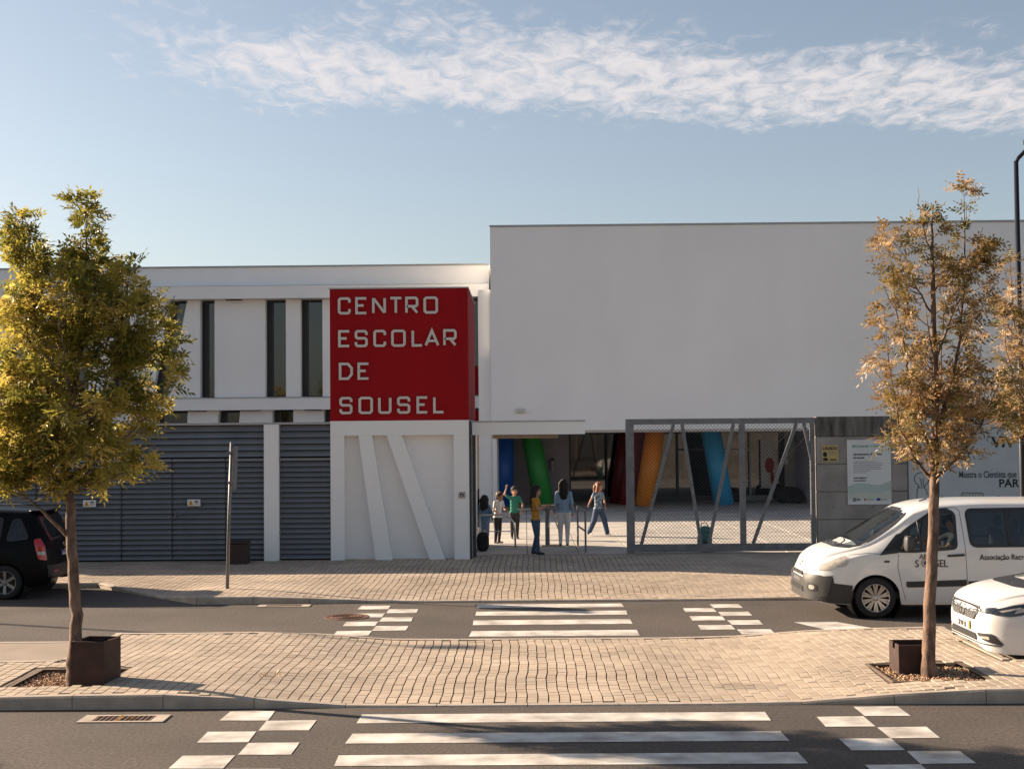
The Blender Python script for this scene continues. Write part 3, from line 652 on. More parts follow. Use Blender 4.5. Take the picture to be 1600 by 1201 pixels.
dr.build('line_drawing', BLACKINK, bw)
# ------------------------------------------------------------------ trees
def bez(a, b, c, d, n):
    out = []
    for i in range(n + 1):
        t = i / n; u = 1 - t; out.append(a * u ** 3 + b * 3 * u * u * t + c * 3 * u * t * t + d * t ** 3)
    return out
def poly_at(P, rad, t):
    f = t * (len(P) - 1); i = min(int(f), len(P) - 2); k = f - i; return P[i].lerp(P[i + 1], k), rad[i] * (1 - k) + rad[i + 1] * k
def compound_leaf(mb, base, d, L, n, sz, rnd):
    d = d.normalized(); side = d.cross(Vector((0, 0, 1)))
    if side.length < .1: side = Vector((1, 0, 0))
    side = (Quaternion(d, random.uniform(-1.2, 1.2)) @ side.normalized()); upv = side.cross(d)
    for i in range(n):
        t = .22 + .78 * (i // 2) / max(1, (n - 1) // 2); s_ = 1 if i % 2 else -1
        p = base + d * L * t - Vector((0, 0, 1)) * L * .35 * t * t
        if i == n - 1: ld = d
        else: ld = (side * s_ * 1.0 + d * .65 - Vector((0, 0, .25)) + upv * random.uniform(-.25, .25)).normalized()
        wv = ld.cross(upv).normalized() * sz * random.uniform(.15, .21); l = sz * random.uniform(.8, 1.15)
        m_ = p + ld * l * .45 + upv * random.uniform(-.006, .006); q = p + ld * l - Vector((0, 0, l * .15))
        mb.add([p, m_ + wv, q, m_ - wv], [(0, 1, 2, 3)], (rnd + random.uniform(-.07, .07)) % 1.0)
def make_tree(name, trunk, trad, limbs, blobs, nclus, leaves_per, leafmat, seed, bare=0.0, sz=.075):
    """trunk and limbs: polylines in local metres; blobs: ellipsoids (centre, radii, weight) the twig ends fill"""
    random.seed(seed); root = bpy.data.objects.new(name, None); col.objects.link(root); root.empty_display_size = .1
    V = Vector; tr = MB(); T = [V(p) for p in trunk]
    P = []; Rd = []
    for i in range(len(T) - 1):
        for k in range(4): P.append(T[i].lerp(T[i + 1], k / 4) + V((random.gauss(0, .006), random.gauss(0, .006), 0))); Rd.append(trad[i] * (1 - k / 4) + trad[i + 1] * k / 4)
    P.append(T[-1]); Rd.append(trad[-1]); tr.tube(P, Rd, 12); tr.build('trunk', BARK, root, True, True)
    paths = [(P, Rd)]; br = MB()
    for pts, r0, r1 in limbs:
        pts = [V(p) for p in pts]
        Q = bez(pts[0], pts[1], pts[2], pts[3], 10); Q = [q + V((random.gauss(0, .012), random.gauss(0, .012), 0)) if 0 < i < 10 else q for i, q in enumerate(Q)]
        rr = [r0 + (r1 - r0) * i / 10 for i in range(11)]; br.tube(Q, rr, 7); paths.append((Q, rr))
    nodes = [(p, r_) for Q, rr in paths for p, r_ in zip(Q, rr) if p.z > 1.9]
    tw = MB(); lf = MB(); ws = [b[2] for b in blobs]
    cl = []
    while len(cl) < nclus:
        c, r_, w = random.choices(blobs, ws)[0]
        while True:
            u = V((random.uniform(-1, 1), random.uniform(-1, 1), random.uniform(-1, 1)))
            if u.length < 1: break
        u = u * (u.length ** -.25) if u.length > .05 else u
        cl.append(V((c[0] + u.x * r_[0], c[1] + u.y * r_[1], c[2] + u.z * r_[2])))
    for e in cl:
        best = min(nodes, key=lambda q: (q[0] - e).length + max(0, q[0].z - e.z + .12) * 1.6)
        s_, rs = best; mid = s_.lerp(e, .5) + V((0, 0, -.08 * (e - s_).length))
        Q = bez(s_, s_.lerp(mid, .8), mid.lerp(e, .5) - V((0, 0, .04)), e, 4); r0 = min(.011, rs * .6)
        tw.tube(Q, [r0 + (.0028 - r0) * i / 4 for i in range(5)], 4, False)
        if random.random() < bare: continue
        out = (e - s_).normalized() if (e - s_).length > .05 else V((0, 0, 1)); base_r = min(.97, max(.0, random.betavariate(2, 2)))
        for k in range(leaves_per):
            b0 = Q[-1 - (k % 3)].lerp(Q[-2 - (k % 3)], random.random() * .7) if k % 3 < 2 else e
            d = (out * .6 + V((random.gauss(0, .7), random.gauss(0, .7), random.gauss(.15, .5))))
            compound_leaf(lf, b0, d, random.uniform(.14, .25), random.choice((7, 9, 9, 11)), sz, base_r)
    br.build('limbs', BARK, root, True, True); tag(tw.build('twigs', BARK, root, True), kind='stuff'); tag(lf.build('crown', leafmat, root, True), kind='stuff')
    return root
tl = make_tree('street_tree', [(0, 0, -.05), (-.02, 0, .25), (.01, .02, .8), (-.03, .02, 1.3), (-.05, .03, 1.75), (-.1, .02, 2.35), (-.08, .0, 3.0), (.06, .0, 3.9), (.12, .03, 4.8), (.12, 0, 5.6)], [.105, .075, .066, .062, .058, .05, .04, .028, .015, .005],
    [([(-.05, 0, 1.66), (-.25, .0, 1.85), (-.5, 0, 2.15), (-.82, .05, 2.32)], .026, .008), ([(-.1, .02, 2.35), (-.3, .1, 3.0), (-.55, .1, 4.2), (-.66, .05, 5.5)], .035, .005), ([(-.08, 0, 2.6), (.2, -.1, 2.9), (.5, -.1, 3.5), (.66, 0, 5.0)], .03, .004),
     ([(-.06, 0, 3.0), (.3, .15, 3.3), (.8, .2, 3.9), (1.12, .15, 4.5)], .024, .004), ([(-.1, 0, 2.4), (.1, -.3, 2.8), (.1, -.6, 3.4), (.0, -.6, 4.4)], .026, .004), ([(-.1, 0, 2.45), (-.4, .3, 2.9), (-.5, .6, 3.6), (-.4, .6, 4.5)], .026, .004),
     ([(-.1, 0, 2.3), (-.5, -.1, 2.6), (-.85, -.1, 3.0), (-1.0, -.1, 3.7)], .022, .004), ([(-.08, 0, 2.4), (.3, .1, 2.6), (.6, .1, 2.9), (.95, .1, 3.2)], .02, .004)],
    [((0, 0, 3.2), (.85, 1.01, .8), 4.2), ((-.55, 0, 3.0), (.6, 0.87, .7), 3), ((-.5, .05, 4.1), (.40, 0.72, .75), 2.8), ((-.62, .05, 4.95), (.19, 0.38, .68), 1.0), ((.14, 0, 4.4), (.36, 0.65, .7), 2.4), ((.10, 0, 5.22), (.14, 0.25, .55), .6), ((.62, 0, 4.3), (.30, 0.51, .75), 1.1),
     ((.85, .1, 3.7), (.33, 0.51, .75), 1.5), ((.1, 0, 2.55), (.8, 0.72, .35), 1.2), ((-.8, .0, 2.38), (.2, 0.29, .18), .25), ((-.85, 0, 3.0), (.3, 0.58, .6), 1)], 480, 10, LEAF_G, 11, sz=.08)
tl.location = (-5.22, 15.63, .1); tag(tl, 'leafy green-gold young tree with forked crown, left of the crossing', 'tree', 'young street trees')
tr_ = make_tree('street_tree', [(0, 0, -.05), (.0, 0, .2), (.03, .0, .8), (.08, .0, 1.6), (.12, .0, 2.3), (.14, 0, 3.2), (.14, 0, 4.3), (.13, 0, 5.0), (.17, .02, 5.5)], [.10, .078, .068, .062, .055, .042, .03, .018, .005],
    [([(.13, 0, 2.25), (-.1, 0, 2.35), (-.35, 0, 2.8), (-.42, 0, 3.9)], .024, .005), ([(.13, 0, 2.3), (.0, .1, 2.8), (-.2, .1, 3.6), (-.38, .05, 5.1)], .026, .005), ([(.13, 0, 2.3), (.4, 0, 2.5), (.7, .05, 2.8), (.85, .05, 3.3)], .024, .005),
     ([(.14, 0, 2.9), (.4, -.1, 3.4), (.5, -.1, 4.2), (.52, 0, 5.6)], .026, .005), ([(.14, 0, 3.6), (.3, .1, 4.1), (.6, .1, 4.5), (.68, .05, 5.1)], .018, .004), ([(.14, 0, 2.6), (.1, -.3, 3.0), (.0, -.5, 3.6), (-.1, -.45, 4.3)], .022, .004),
     ([(.14, 0, 2.6), (.2, .3, 3.0), (.4, .5, 3.6), (.4, .5, 4.5)], .022, .004), ([(.14, 0, 4.2), (-.05, 0, 4.5), (-.2, 0, 4.6), (-.16, 0, 5.2)], .014, .003), ([(.13, 0, 4.9), (.02, 0, 5.2), (.0, 0, 5.4), (-.02, 0, 5.7)], .01, .003)],
    [((.1, 0, 3.2), (.62, .55, .8), 4), ((-.3, 0, 3.7), (.36, .4, .8), 2.2), ((-.32, 0, 4.7), (.24, .25, .45), 1), ((-.36, .05, 5.2), (.08, .08, .12), .16), ((.55, 0, 3.3), (.48, .45, .6), 2.4), ((.5, 0, 4.5), (.34, .35, .65), 2), ((.62, 0, 5.0), (.25, .2, .32), .7), ((.52, 0, 5.6), (.12, .12, .2), .35), ((.2, 0, 2.6), (.55, .4, .32), 1.1), ((.1, 0, 5.2), (.22, .15, .4), .3)], 300, 7, LEAF_O, 23, bare=.12, sz=.066)
tr_.location = (4.68, 15.9, .1); tag(tr_, 'thin orange-brown young tree with sparse crown beside a rusty box', 'tree', 'young street trees')
t3 = copy_tree(tr_); t3.location = (9.75, 25.3, .1); t3.rotation_euler = (0, 0, 2.4); t3.scale = (1.25, 1.25, 1.06); t3['label'] = 'brown-leaved tree at the right edge, beside the lamp post'
t4 = copy_tree(tl); t4.location = (-15.7, 15.7, .1); t4.rotation_euler = (0, 0, 1.9); t4['label'] = 'street tree out of view on the left, only its shadow reaches the near lane'
for c in t3.children:
    if c.name.startswith('crown'):
        c.data = c.data.copy()
# big trees across the road behind the viewer: only seen mirrored in the windows
for i, (x, y, s_, rz) in enumerate(((-16, -16, 1.9, .4), (-9, -22, 2.1, 1.7), (-2, -17, 1.7, 2.9), (5, -23, 2.2, 4.0), (13, -18, 1.9, 5.2))):
    b = copy_tree(tl); b.location = (x, y, 0); b.scale = (s_, s_, s_ * .82); b.rotation_euler = (0, 0, rz)
    b['label'] = 'tall leafy tree across the road, seen only mirrored in the school windows'; b['group'] = 'trees mirrored in the windows'; b.name = 'roadside_tree'
# ------------------------------------------------------------------ street furniture
def corten_box(loc, rz, w, d, h, label):
    t = thing('corten_box', loc, label, 'box', 'rusty steel boxes', rz); k = .02
    for nm, a in (('side_panel', (-w / 2, w / 2, -d / 2, -d / 2 + k, 0, h)), ('side_panel', (-w / 2, w / 2, d / 2 - k, d / 2, 0, h)), ('side_panel', (-w / 2, -w / 2 + k, -d / 2 + k + .001, d / 2 - k - .001, 0, h - .07)), ('side_panel', (w / 2 - k, w / 2, -d / 2 + k + .001, d / 2 - k - .001, 0, h))): box(nm, CORTEN, t, *a, local=True)
    box('slot_rim', CORTEN, t, -w / 2, -w / 2 + k, -d / 2 + k + .001, -.05, h - .068, h, local=True); box('slot_rim', CORTEN, t, -w / 2, -w / 2 + k, .05, d / 2 - k - .001, h - .068, h, local=True)
    box('inner_floor', DARK, t, -w / 2 + k + .001, w / 2 - k - .001, -d / 2 + k + .001, d / 2 - k - .001, .02, .10, local=True)
corten_box((-4.99, 15.68, .10), R(-8), .40, .44, .52, 'tall rusty steel box standing beside the left tree trunk')
corten_box((4.57, 16.20, .09), R(0), .42, .42, .34, 'low rusty steel box standing behind the right tree trunk')
pb = thing('planter_bin', (-6.3, 29.6, .1), 'dark brown bin by the louvre fence near the signpost', 'bin')
box('body', mat('brown_bin', (.035, .018, .014), .6), pb, -6.52, -6.08, 29.4, 29.8, .1, .56, .02); box('lid', mat('brown_bin', (0, 0, 0)), pb, -6.54, -6.06, 29.38, 29.82, .565, .61, .01)
sp = thing('signpost', (-5.5, 24.86, .1), 'grey metal signpost seen edge-on beside the far kerb', 'signpost')
MB().tube([(-5.5, 24.86, .05), (-5.46, 24.86, 1.5), (-5.41, 24.86, 2.80)], .032, 10).build('post', METAL, sp, smooth=True)
MB().tube([(-5.41, 24.86, 2.80), (-5.41, 24.86, 2.815)], .034, 10).build('post_cap', METAL, sp)
pl = MB(); pl.v = []; 
pl.box(-.012, .012, -.30, .30, 1.93, 2.72); o = pl.build('sign_plate', METAL, sp, local=True); o.location = (.075, -.02, -.1); o.rotation_euler = (0, R(1.9), R(6.5))
for z in (2.05, 2.6): box('clamp', METAL, sp, -5.49, -5.36, 24.82, 24.9, z, z + .04)
def lamp_post(x, y, label):
    t = thing('street_lamp', (x, y, .1), label, 'street lamp', 'street lamps'); m = mat('lamp_black', (.015, .018, .025), .45, metal=.4)
    MB().tube([(x, y, .1), (x, y, 1.4), (x, y, 8.25)], [.075, .07, .045], 12).build('pole', m, t, smooth=True); MB().lathe([(.001, .1), (.16, .1), (.16, .14), (.09, .2)], 16, 'z', (x, y, 0)).build('base', m, t)
    MB().tube([(x, y, 8.22), (x + .04, y, 8.3), (x + .35, y, 8.62)], .04, 8).build('arm', m, t)
    h = MB(); h.box(x + .2, x + .95, y - .14, y + .14, 8.60, 8.70); hh = h.build('lamp_head', m, t); box('lens', mat('lens', (.5, .5, .48)), hh, x + .4, x + .9, y - .1, y + .1, 8.585, 8.599)
lamp_post(9.83, 26.85, 'tall dark street lamp at the right edge of the picture')
lamp_post(-21.9, 26.8, 'street lamp out of view on the left, only its shadow crosses the island')
# ------------------------------------------------------------------ vehicles
def lerp_keys(keys, x):
    if x <= keys[0][0]: return keys[0][1]
    if x >= keys[-1][0]: return keys[-1][1]
    for i in range(len(keys) - 1):
        (xa, va), (xb, vb) = keys[i], keys[i + 1]
        if xa <= x <= xb:
            t = (x - xa) / (xb - xa) if xb > xa else 0
            ma = (vb - va) / (xb - xa); m0 = ma; m1 = ma                 # monotone cubic tangents
            if i > 0: p = (va - keys[i - 1][1]) / (xa - keys[i - 1][0]); m0 = 0 if p * ma <= 0 else 2 * p * ma / (p + ma)
            if i < len(keys) - 2: p = (keys[i + 2][1] - vb) / (keys[i + 2][0] - xb); m1 = 0 if p * ma <= 0 else 2 * p * ma / (p + ma)
            h = xb - xa; t2, t3 = t * t, t * t * t
            return (2 * t3 - 3 * t2 + 1) * va + (t3 - 2 * t2 + t) * h * m0 + (-2 * t3 + 3 * t2) * vb + (t3 - t2) * h * m1
class Car:
    """body lofted from cross-sections; x runs back from the nose, y across (negative = near the viewer), z up"""
    def __init__(s, prm, axles, RA, sill, step=.03):
        s.p = prm; s.ax = axles; s.RA = RA; s.sill = sill
        x0, x1 = prm['top'][0][0], prm['top'][-1][0]; n = int((x1 - x0) / step)
        s.xs = [x0 + (x1 - x0) * i / n for i in range(n + 1)]; s.rings = {}
        s.ring_list = [s.ring(x) for x in s.xs]
    def low(s, x):
        z = lerp_keys(s.sill, x)
        for a in s.ax:
            d = abs(x - a)
            if d < s.RA: z = max(z, .30 + math.sqrt(s.RA ** 2 - d * d))
        return z
    def ring(s, x):
        k = round(x, 4)
        if k in s.rings: return s.rings[k]
        g = lambda n: lerp_keys(s.p[n], x)
        top, sh, wsh, zb, wb, wm = g('top'), g('sh'), g('wsh'), g('belt'), g('wb'), g('wm'); zl = s.low(x); zm = min(max(.55, zl + .05), zb - .05); zl0 = lerp_keys(s.sill, x)
        def wside(z):
            if z <= zm: t = max(0, (zm - z) / max(.05, zm - min(zl0, zm - .05))); return wm * (1 - .035 * t * t)
            if z <= zb: t = (z - zm) / (zb - zm); return wm + (wb - wm) * t * t
            t = (z - zb) / max(.01, sh - zb); return wb + (wsh - wb) * (t * .8 + .2 * t * t)
        pts = [(wside(zl + (zb - zl) * i / 10), zl + (zb - zl) * i / 10) for i in range(11)]
        pts += [(wside(zb + (sh - zb) * i / 8), zb + (sh - zb) * i / 8) for i in range(1, 9)]
        for i in range(1, 13):
            a = i / 12 * math.pi / 2; e = .62 if top - sh < .16 else .8
            pts.append((wsh * math.cos(a) ** e if i < 12 else 0.0, sh + (top - sh) * math.sin(a) ** .9))
        s.rings[k] = pts; return pts
    def half(s, x, z):
        r = s.ring(x)
        if z <= r[0][1]: return r[0][0]
        for (wa, za), (wb, zb) in zip(r[:-1], r[1:]):
            if za <= z <= zb and zb > za: return wa + (wb - wa) * (z - za) / (zb - za)
        return -1.0
    def side(s, x, z, sg=-1): return (x, sg * max(0.0, s.half(x, z)), z)
    def front(s, y, z, rear=False):
        seq = s.xs if not rear else s.xs[::-1]; prev = None
        for x in seq:
            h = s.half(x, z) - abs(y)
            if h >= 0:
                if prev is None: return (x, y, z)
                t = prev[1] / (prev[1] - h) if prev[1] < 0 and prev[1] > -.9 else 1
                return (prev[0] + (x - prev[0]) * t, y, z)
            prev = (x, h)
        return (seq[-1], y, z)
    def body(s, name, m, parent, holes=()):
        """holes: test functions on (x,y,z) of a face centre"""
        mb = MB(); n = len(s.ring_list[0]); full = []
        for x, r in zip(s.xs, s.ring_list):
            full.append([(x, -w, z) for w, z in r] + [(x, w, z) for w, z in r[-2::-1]])
        k = len(full[0])
        for row in full: mb.v.extend(row)
        fs = []
        for i in range(len(full) - 1):
            for j in range(k - 1):
                q = (i * k + j, i * k + j + 1, (i + 1) * k + j + 1, (i + 1) * k + j); c = [sum(mb.v[t][a] for t in q) / 4 for a in range(3)]
                if not any(h(*c) for h in holes): fs.append(q)
        fs.append(tuple(range(k))); fs.append(tuple((len(full) - 1) * k + j for j in reversed(range(k))))
        mb.f = fs; mb.r = [0] * len(fs); mb.m = [0] * len(fs)
        o = mb.build(name, m, parent, True, True); return o
    def patch(s, name, poly, m, parent, mode='side', off=.006, sg=-1, res=.06, thick=0.0):
        """outline drawn in the side view (x,z) or the front/rear view (y,z), laid on the body"""
        bm = bmesh.new(); vs = [bm.verts.new((a, b, 0)) for a, b in poly]; bm.faces.new(vs); bmesh.ops.triangulate(bm, faces=bm.faces)
        for _ in range(5):
            es = [e for e in bm.edges if e.calc_length() > res]
            if not es: break
            bmesh.ops.subdivide_edges(bm, edges=es, cuts=1); bmesh.ops.triangulate(bm, faces=[f for f in bm.faces if len(f.verts) > 3])
        for v in bm.verts:
            a, b = v.co.x, v.co.y
            if mode == 'side': p = s.side(a, b, sg); v.co = (p[0], p[1] + sg * off, p[2])
            elif mode == 'front': p = s.front(a, b); v.co = (p[0] - off, p[1], p[2] + off * .4)
            else: p = s.front(a, b, True); v.co = (p[0] + off, p[1], p[2] + off * .3)
        me = bpy.data.meshes.new(name); bm.to_mesh(me); bm.free(); me.materials.append(m); me.polygons.foreach_set('use_smooth', [True] * len(me.polygons))
        o = link(name, me, parent)
        if thick: q = o.modifiers.new('s', 'SOLIDIFY'); q.thickness = thick; q.offset = 0
        return o
    def line(s, name, pts, r_, m, parent, mode='side', off=.0, sg=-1, n=5):
        P = []
        for (a, b), (c, d) in zip(pts[:-1], pts[1:]):
            k = max(1, int(math.hypot(c - a, d - b) / .05))
            for i in range(k): P.append((a + (c - a) * i / k, b + (d - b) * i / k))
        P.append(pts[-1]); Q = []
        for a, b in P:
            if mode == 'side': p = s.side(a, b, sg); Q.append((p[0], p[1] + sg * off, p[2]))
            else: p = s.front(a, b, mode == 'rear'); Q.append((p[0] + (off if mode == 'rear' else -off), p[1], p[2]))
        return MB().tube(Q, r_, n).build(name, m, parent, True, True)
def rounded(pts, r_, n=4):
    out = []
    for i in range(len(pts)):
        a, b, c = Vector(pts[i - 1]), Vector(pts[i]), Vector(pts[(i + 1) % len(pts)]); d1, d2 = (a - b), (c - b); k = min(r_, d1.length * .45, d2.length * .45)
        p, q = b + d1.normalized() * k, b + d2.normalized() * k
        for j in range(n + 1): t = j / n; v = p * (1 - t) ** 2 + b * 2 * t * (1 - t) + q * t * t; out.append((v.x, v.y))
    return out
def inside(poly, x, y):
    c = False
    for (xa, ya), (xb, yb) in zip(poly, poly[1:] + poly[:1]):
        if (ya > y) != (yb > y) and x < (xb - xa) * (y - ya) / (yb - ya) + xa: c = not c
    return c
def grow(poly, k):
    cx_ = sum(p[0] for p in poly) / len(poly); n = len(poly); out = []
    A = sum(poly[i][0] * poly[(i + 1) % n][1] - poly[(i + 1) % n][0] * poly[i][1] for i in range(n)); sg = 1 if A > 0 else -1
    for i in range(n):
        a, b, c = Vector(poly[i - 1]), Vector(poly[i]), Vector(poly[(i + 1) % n]); d = (c - a)
        if d.length < 1e-6: out.append(tuple(b)); continue
        d.normalize(); out.append((b.x + d.y * k * sg, b.y - d.x * k * sg))
    return out
def ring_poly(car, name, poly, k_out, k_in, m, parent, mode='side', sg=-1, off=.008):
    A, B = grow(poly, k_out), grow(poly, -k_in); n = len(poly); mb = MB()
    def pr(a, b):
        if mode == 'side': p = car.side(a, b, sg); return (p[0], p[1] + sg * off, p[2])
        p = car.front(a, b, mode == 'rear'); return (p[0] + (off if mode == 'rear' else -off), p[1], p[2])
    vs = [pr(*p) for p in A] + [pr(*p) for p in B]; mb.add(vs, [(i, (i + 1) % n, (i + 1) % n + n, i + n) for i in range(n)]); return mb.build(name, m, parent, True, True)
TYRE = mat('tyre', (.016, .015, .015), .85, var=.2, scale=20); RIM = mat('alloy', (.42, .41, .40), .3, metal=.85, var=.05); CHROME = mat('chrome', (.62, .62, .62), .12, metal=1.0, var=.02)
def wheel(parent, x, y, R_, rr, nsp, double, sg=-1, rim=None):
    w = bpy.data.objects.new('wheel', None); col.objects.link(w); w.parent = parent; w.location = (x, y, R_); w.empty_display_size = .1; rim = rim or RIM
    MB().lathe([(rr * .99, .10), (rr * .98, sg * .085), (rr + .015, sg * .105), (R_ - .035, sg * .108), (R_ - .008, sg * .085), (R_, sg * .05), (R_, -sg * .06), (R_ - .03, -sg * .1), (rr, -sg * .1)], 40).build('tyre', TYRE, w, True, True)
    rm = MB().lathe([(rr, sg * .08), (rr * .985, sg * .097), (rr * .93, sg * .095), (rr * .90, sg * .06), (rr * .88, -sg * .08)], 40).build('rim', rim, w, True, True)
    MB().lathe([(.001, sg * .02), (rr * .9, sg * .01), (rr * .9, -sg * .03)], 24).build('brake_disc', mat('brake', (.05, .045, .04), .6, metal=.5), rm, True)
    mb = MB(); mb.lathe([(.001, sg * .085), (.03, sg * .085), (.045, sg * .078), (.06, sg * .05)], 20)
    for i in range(nsp):
        a = 2 * math.pi * (i + .5) / nsp
        for d in ((-.075, .075) if double else (0,)):
            b = a + d * .55; c = a + d * 1.5; wv = .016 if double else .03
            p0 = Vector((math.cos(b) * .045, 0, math.sin(b) * .045)); p1 = Vector((math.cos(c) * rr * .95, 0, math.sin(c) * rr * .95)); e = (p1 - p0).normalized().cross(Vector((0, 1, 0))) * wv
            vs = [p0 - e * .8 + Vector((0, sg * .075, 0)), p0 + e * .8 + Vector((0, sg * .075, 0)), p1 + e + Vector((0, sg * .088, 0)), p1 - e + Vector((0, sg * .088, 0))]
            mb.add(vs + [v - Vector((0, sg * .03, 0)) for v in vs], [(0, 1, 2, 3), (7, 6, 5, 4), (0, 4, 5, 1), (1, 5, 6, 2), (2, 6, 7, 3), (3, 7, 4, 0)])
    mb.build('spokes', rim, rm, True); return w
def wells(car, parent, x, y0, y1):
    MB().lathe([(car.RA + .012, y0), (car.RA + .012, y1), (.001, y1)], 28, 'y', (x, 0, .30)).build('wheel_arch', BLACKP, parent, True)
def plate(car, parent, y0, y1, z0, z1, txt, rear=False, yellow=True, size=.09):
    md = 'rear' if rear else 'front'; o = car.patch('number_plate', [(y0, z0), (y1, z0), (y1, z1), (y0, z1)], mat('plate_white', (.52, .52, .51), .5, var=.03), parent, md, .02)
    bx0 = y0 if yellow else y1 - .04                   # yellow date band on the near end, blue band on the far end
    car.patch('plate_band', [(bx0, z0), (bx0 + .04, z0), (bx0 + .04, z1), (bx0, z1)], mat('plate_yellow', (.62, .36, .03), .5) if yellow else mat('plate_blue', (.02, .06, .22), .5), o, md, .023)
    p = car.front((y0 + y1) / 2, (z0 + z1) / 2, rear); ang = R(-90) if not rear else R(90)
    if txt: text('plate_text', txt, size, BLACKINK, o, (p[0] - .026, (y0 + y1) / 2 + .02, z0 + .02), (R(90), 0, ang), align='CENTER', sx=.9, bold=.003, local=True)
    else:                                              # too blurred to read in the photograph: dark character shapes only
        for k in range(6): y = y0 + .07 + k * .062 + (k // 2) * .02; car.patch('plate_mark', [(y, z0 + .025), (y + .035, z0 + .025), (y + .035, z1 - .025), (y, z1 - .025)], GREYI, o, md, .0235)
CWHITE = mat('car_white', (.64, .635, .625), .32, var=.02, scale=1, coat=.6); CBLACK = mat('car_black', (.003, .003, .004), .3, var=.1, ior=1.22)
CARGL = glass_mat('car_glass', (.012, .015, .017), .55, 1.7); DKGL = glass_mat('dark_car_glass', (.008, .01, .012), .25, 1.8); GREYPL = mat('grey_bumper', (.045, .043, .042), .55, var=.08)
LAMPGL = mat('headlamp_glass', (.30, .28, .25), .10, c2=(.50, .46, .40), scale=14, coat=1.0); LAMPDK = mat('headlamp_dark', (.022, .027, .034), .12, var=.3, scale=8, coat=1.0); SEAT = mat('seat_cloth', (.05, .055, .065), .9)

# ---- white people-carrier van
van = thing('van', (4.45, 22.15, 0), 'white passenger van with association lettering parked at the far kerb', 'van')
V_ = Car(dict(top=[(-.02, .70), (.05, .80), (.14, .93), (.33, 1.05), (.72, 1.16), (.95, 1.27), (1.35, 1.51), (1.68, 1.72), (2.1, 1.80), (2.8, 1.825), (3.8, 1.82), (4.5, 1.80), (4.78, 1.74)],
    sh=[(-.02, .64), (.05, .72), (.14, .84), (.33, .95), (.72, 1.06), (.95, 1.13), (1.35, 1.36), (1.68, 1.58), (2.1, 1.69), (2.8, 1.715), (3.8, 1.715), (4.78, 1.64)],
    wsh=[(-.02, .40), (.05, .52), (.14, .62), (.33, .70), (.72, .78), (.95, .79), (1.35, .76), (1.68, .745), (2.1, .74), (4.78, .72)],
    belt=[(-.02, .62), (.05, .66), (.14, .74), (.33, .83), (.72, .96), (.95, 1.0), (1.35, 1.06), (2.1, 1.10), (4.78, 1.12)], wb=[(-.02, .46), (.05, .60), (.14, .72), (.33, .83), (.6, .90), (.95, .925), (1.6, .93), (4.4, .93), (4.78, .88)],
    wm=[(-.02, .50), (.02, .60), (.10, .72), (.25, .83), (.45, .90), (.7, .93), (1.2, .945), (4.5, .945), (4.78, .90)]), (1.0, 4.0), .385, [(-.02, .42), (.06, .30), (.25, .24), (.6, .22), (4.4, .24), (4.78, .40)])
FW = rounded([(1.16, 1.06), (1.62, 1.045), (2.26, 1.09), (2.28, 1.62), (2.16, 1.68), (1.98, 1.665), (1.52, 1.37)], .06)
RW = rounded([(2.50, 1.12), (3.72, 1.12), (3.74, 1.68), (2.47, 1.67)], .09); RW2 = rounded([(3.84, 1.12), (4.62, 1.13), (4.55, 1.66), (3.84, 1.68)], .09)
WS = rounded([(-.76, 1.12), (.76, 1.12), (.66, 1.60), (.3, 1.675), (-.3, 1.675), (-.66, 1.60)], .05)
def hole_side(poly): return lambda x, y, z: abs(y) > .5 and inside(poly, x, z)
V_.body('body', CWHITE, van, [hole_side(FW), hole_side(RW), hole_side(RW2), lambda x, y, z: .75 < x < 1.75 and inside(WS, y, z) and z > V_.ring(x)[18][1] - .02])
for sg in (-1, 1):
    for nm, pl_, gl in (('front_window', FW, CARGL), ('rear_window', RW, DKGL), ('rear_window', RW2, DKGL)):
        g = V_.patch(nm, pl_, gl, van, off=.001, sg=sg); ring_poly(V_, 'window_seal', pl_, .025, .03, BLACKP, g, sg=sg)
V_.patch('mirror_triangle', [(1.06, .985), (1.36, 1.02), (1.50, 1.345), (1.36, 1.30)], BLACKP, van, off=.008)
V_.line('window_bar', [(1.72, 1.06), (1.70, 1.51)], .016, BLACKP, van, off=.004)
V_.line('window_bar', [(3.1, 1.12), (3.1, 1.68)], .025, BLACKP, van, off=.002)
g = V_.patch('windscreen', WS, CARGL, van, 'front', .002, res=.09); ring_poly(V_, 'windscreen_seal', WS, .02, .04, BLACKP, g, 'front')
V_.patch('scuttle', [(-.72, 1.085), (.72, 1.085), (.74, 1.125), (-.74, 1.125)], BLACKP, van, 'front', .008)
for y in (-.45, .2): V_.line('wiper', [(y, 1.10), (y + .3, 1.16), (y + .55, 1.17)], .009, BLACKP, van, 'front', .02)
# bumper, grille, lamps
V_.patch('bumper', [(-.86, .27), (.86, .27), (.88, .62), (.78, .66), (.48, .68), (.42, .60), (-.42, .60), (-.48, .68), (-.78, .66), (-.88, .62)], GREYPL, van, 'front', .022, res=.08)
V_.patch('bumper_side', [(.12, .27), (.30, .235), (.62, .225), (.64, .52), (.36, .55), (.34, .66), (.20, .64)], BLACKP, van, off=.010)
V_.patch('bumper_corner', [(.13, .33), (.26, .33), (.345, .665), (.20, .655)], GREYPL, van, off=.018)
gr = V_.patch('upper_grille', [(-.42, .625), (.42, .625), (.36, .69), (-.36, .69)], BLACKP, van, 'front', .016)
for z in (.645, .67): V_.line('grille_bar', [(-.40, z), (.40, z)], .008, GREYPL, gr, 'front', .022)
lg = V_.patch('lower_grille', [(-.5, .38), (.5, .38), (.45, .46), (-.45, .46)], BLACKP, van, 'front', .028)
for z in (.40, .44): V_.line('grille_bar', [(-.48, z), (.48, z)], .008, GREYPL, lg, 'front', .036)
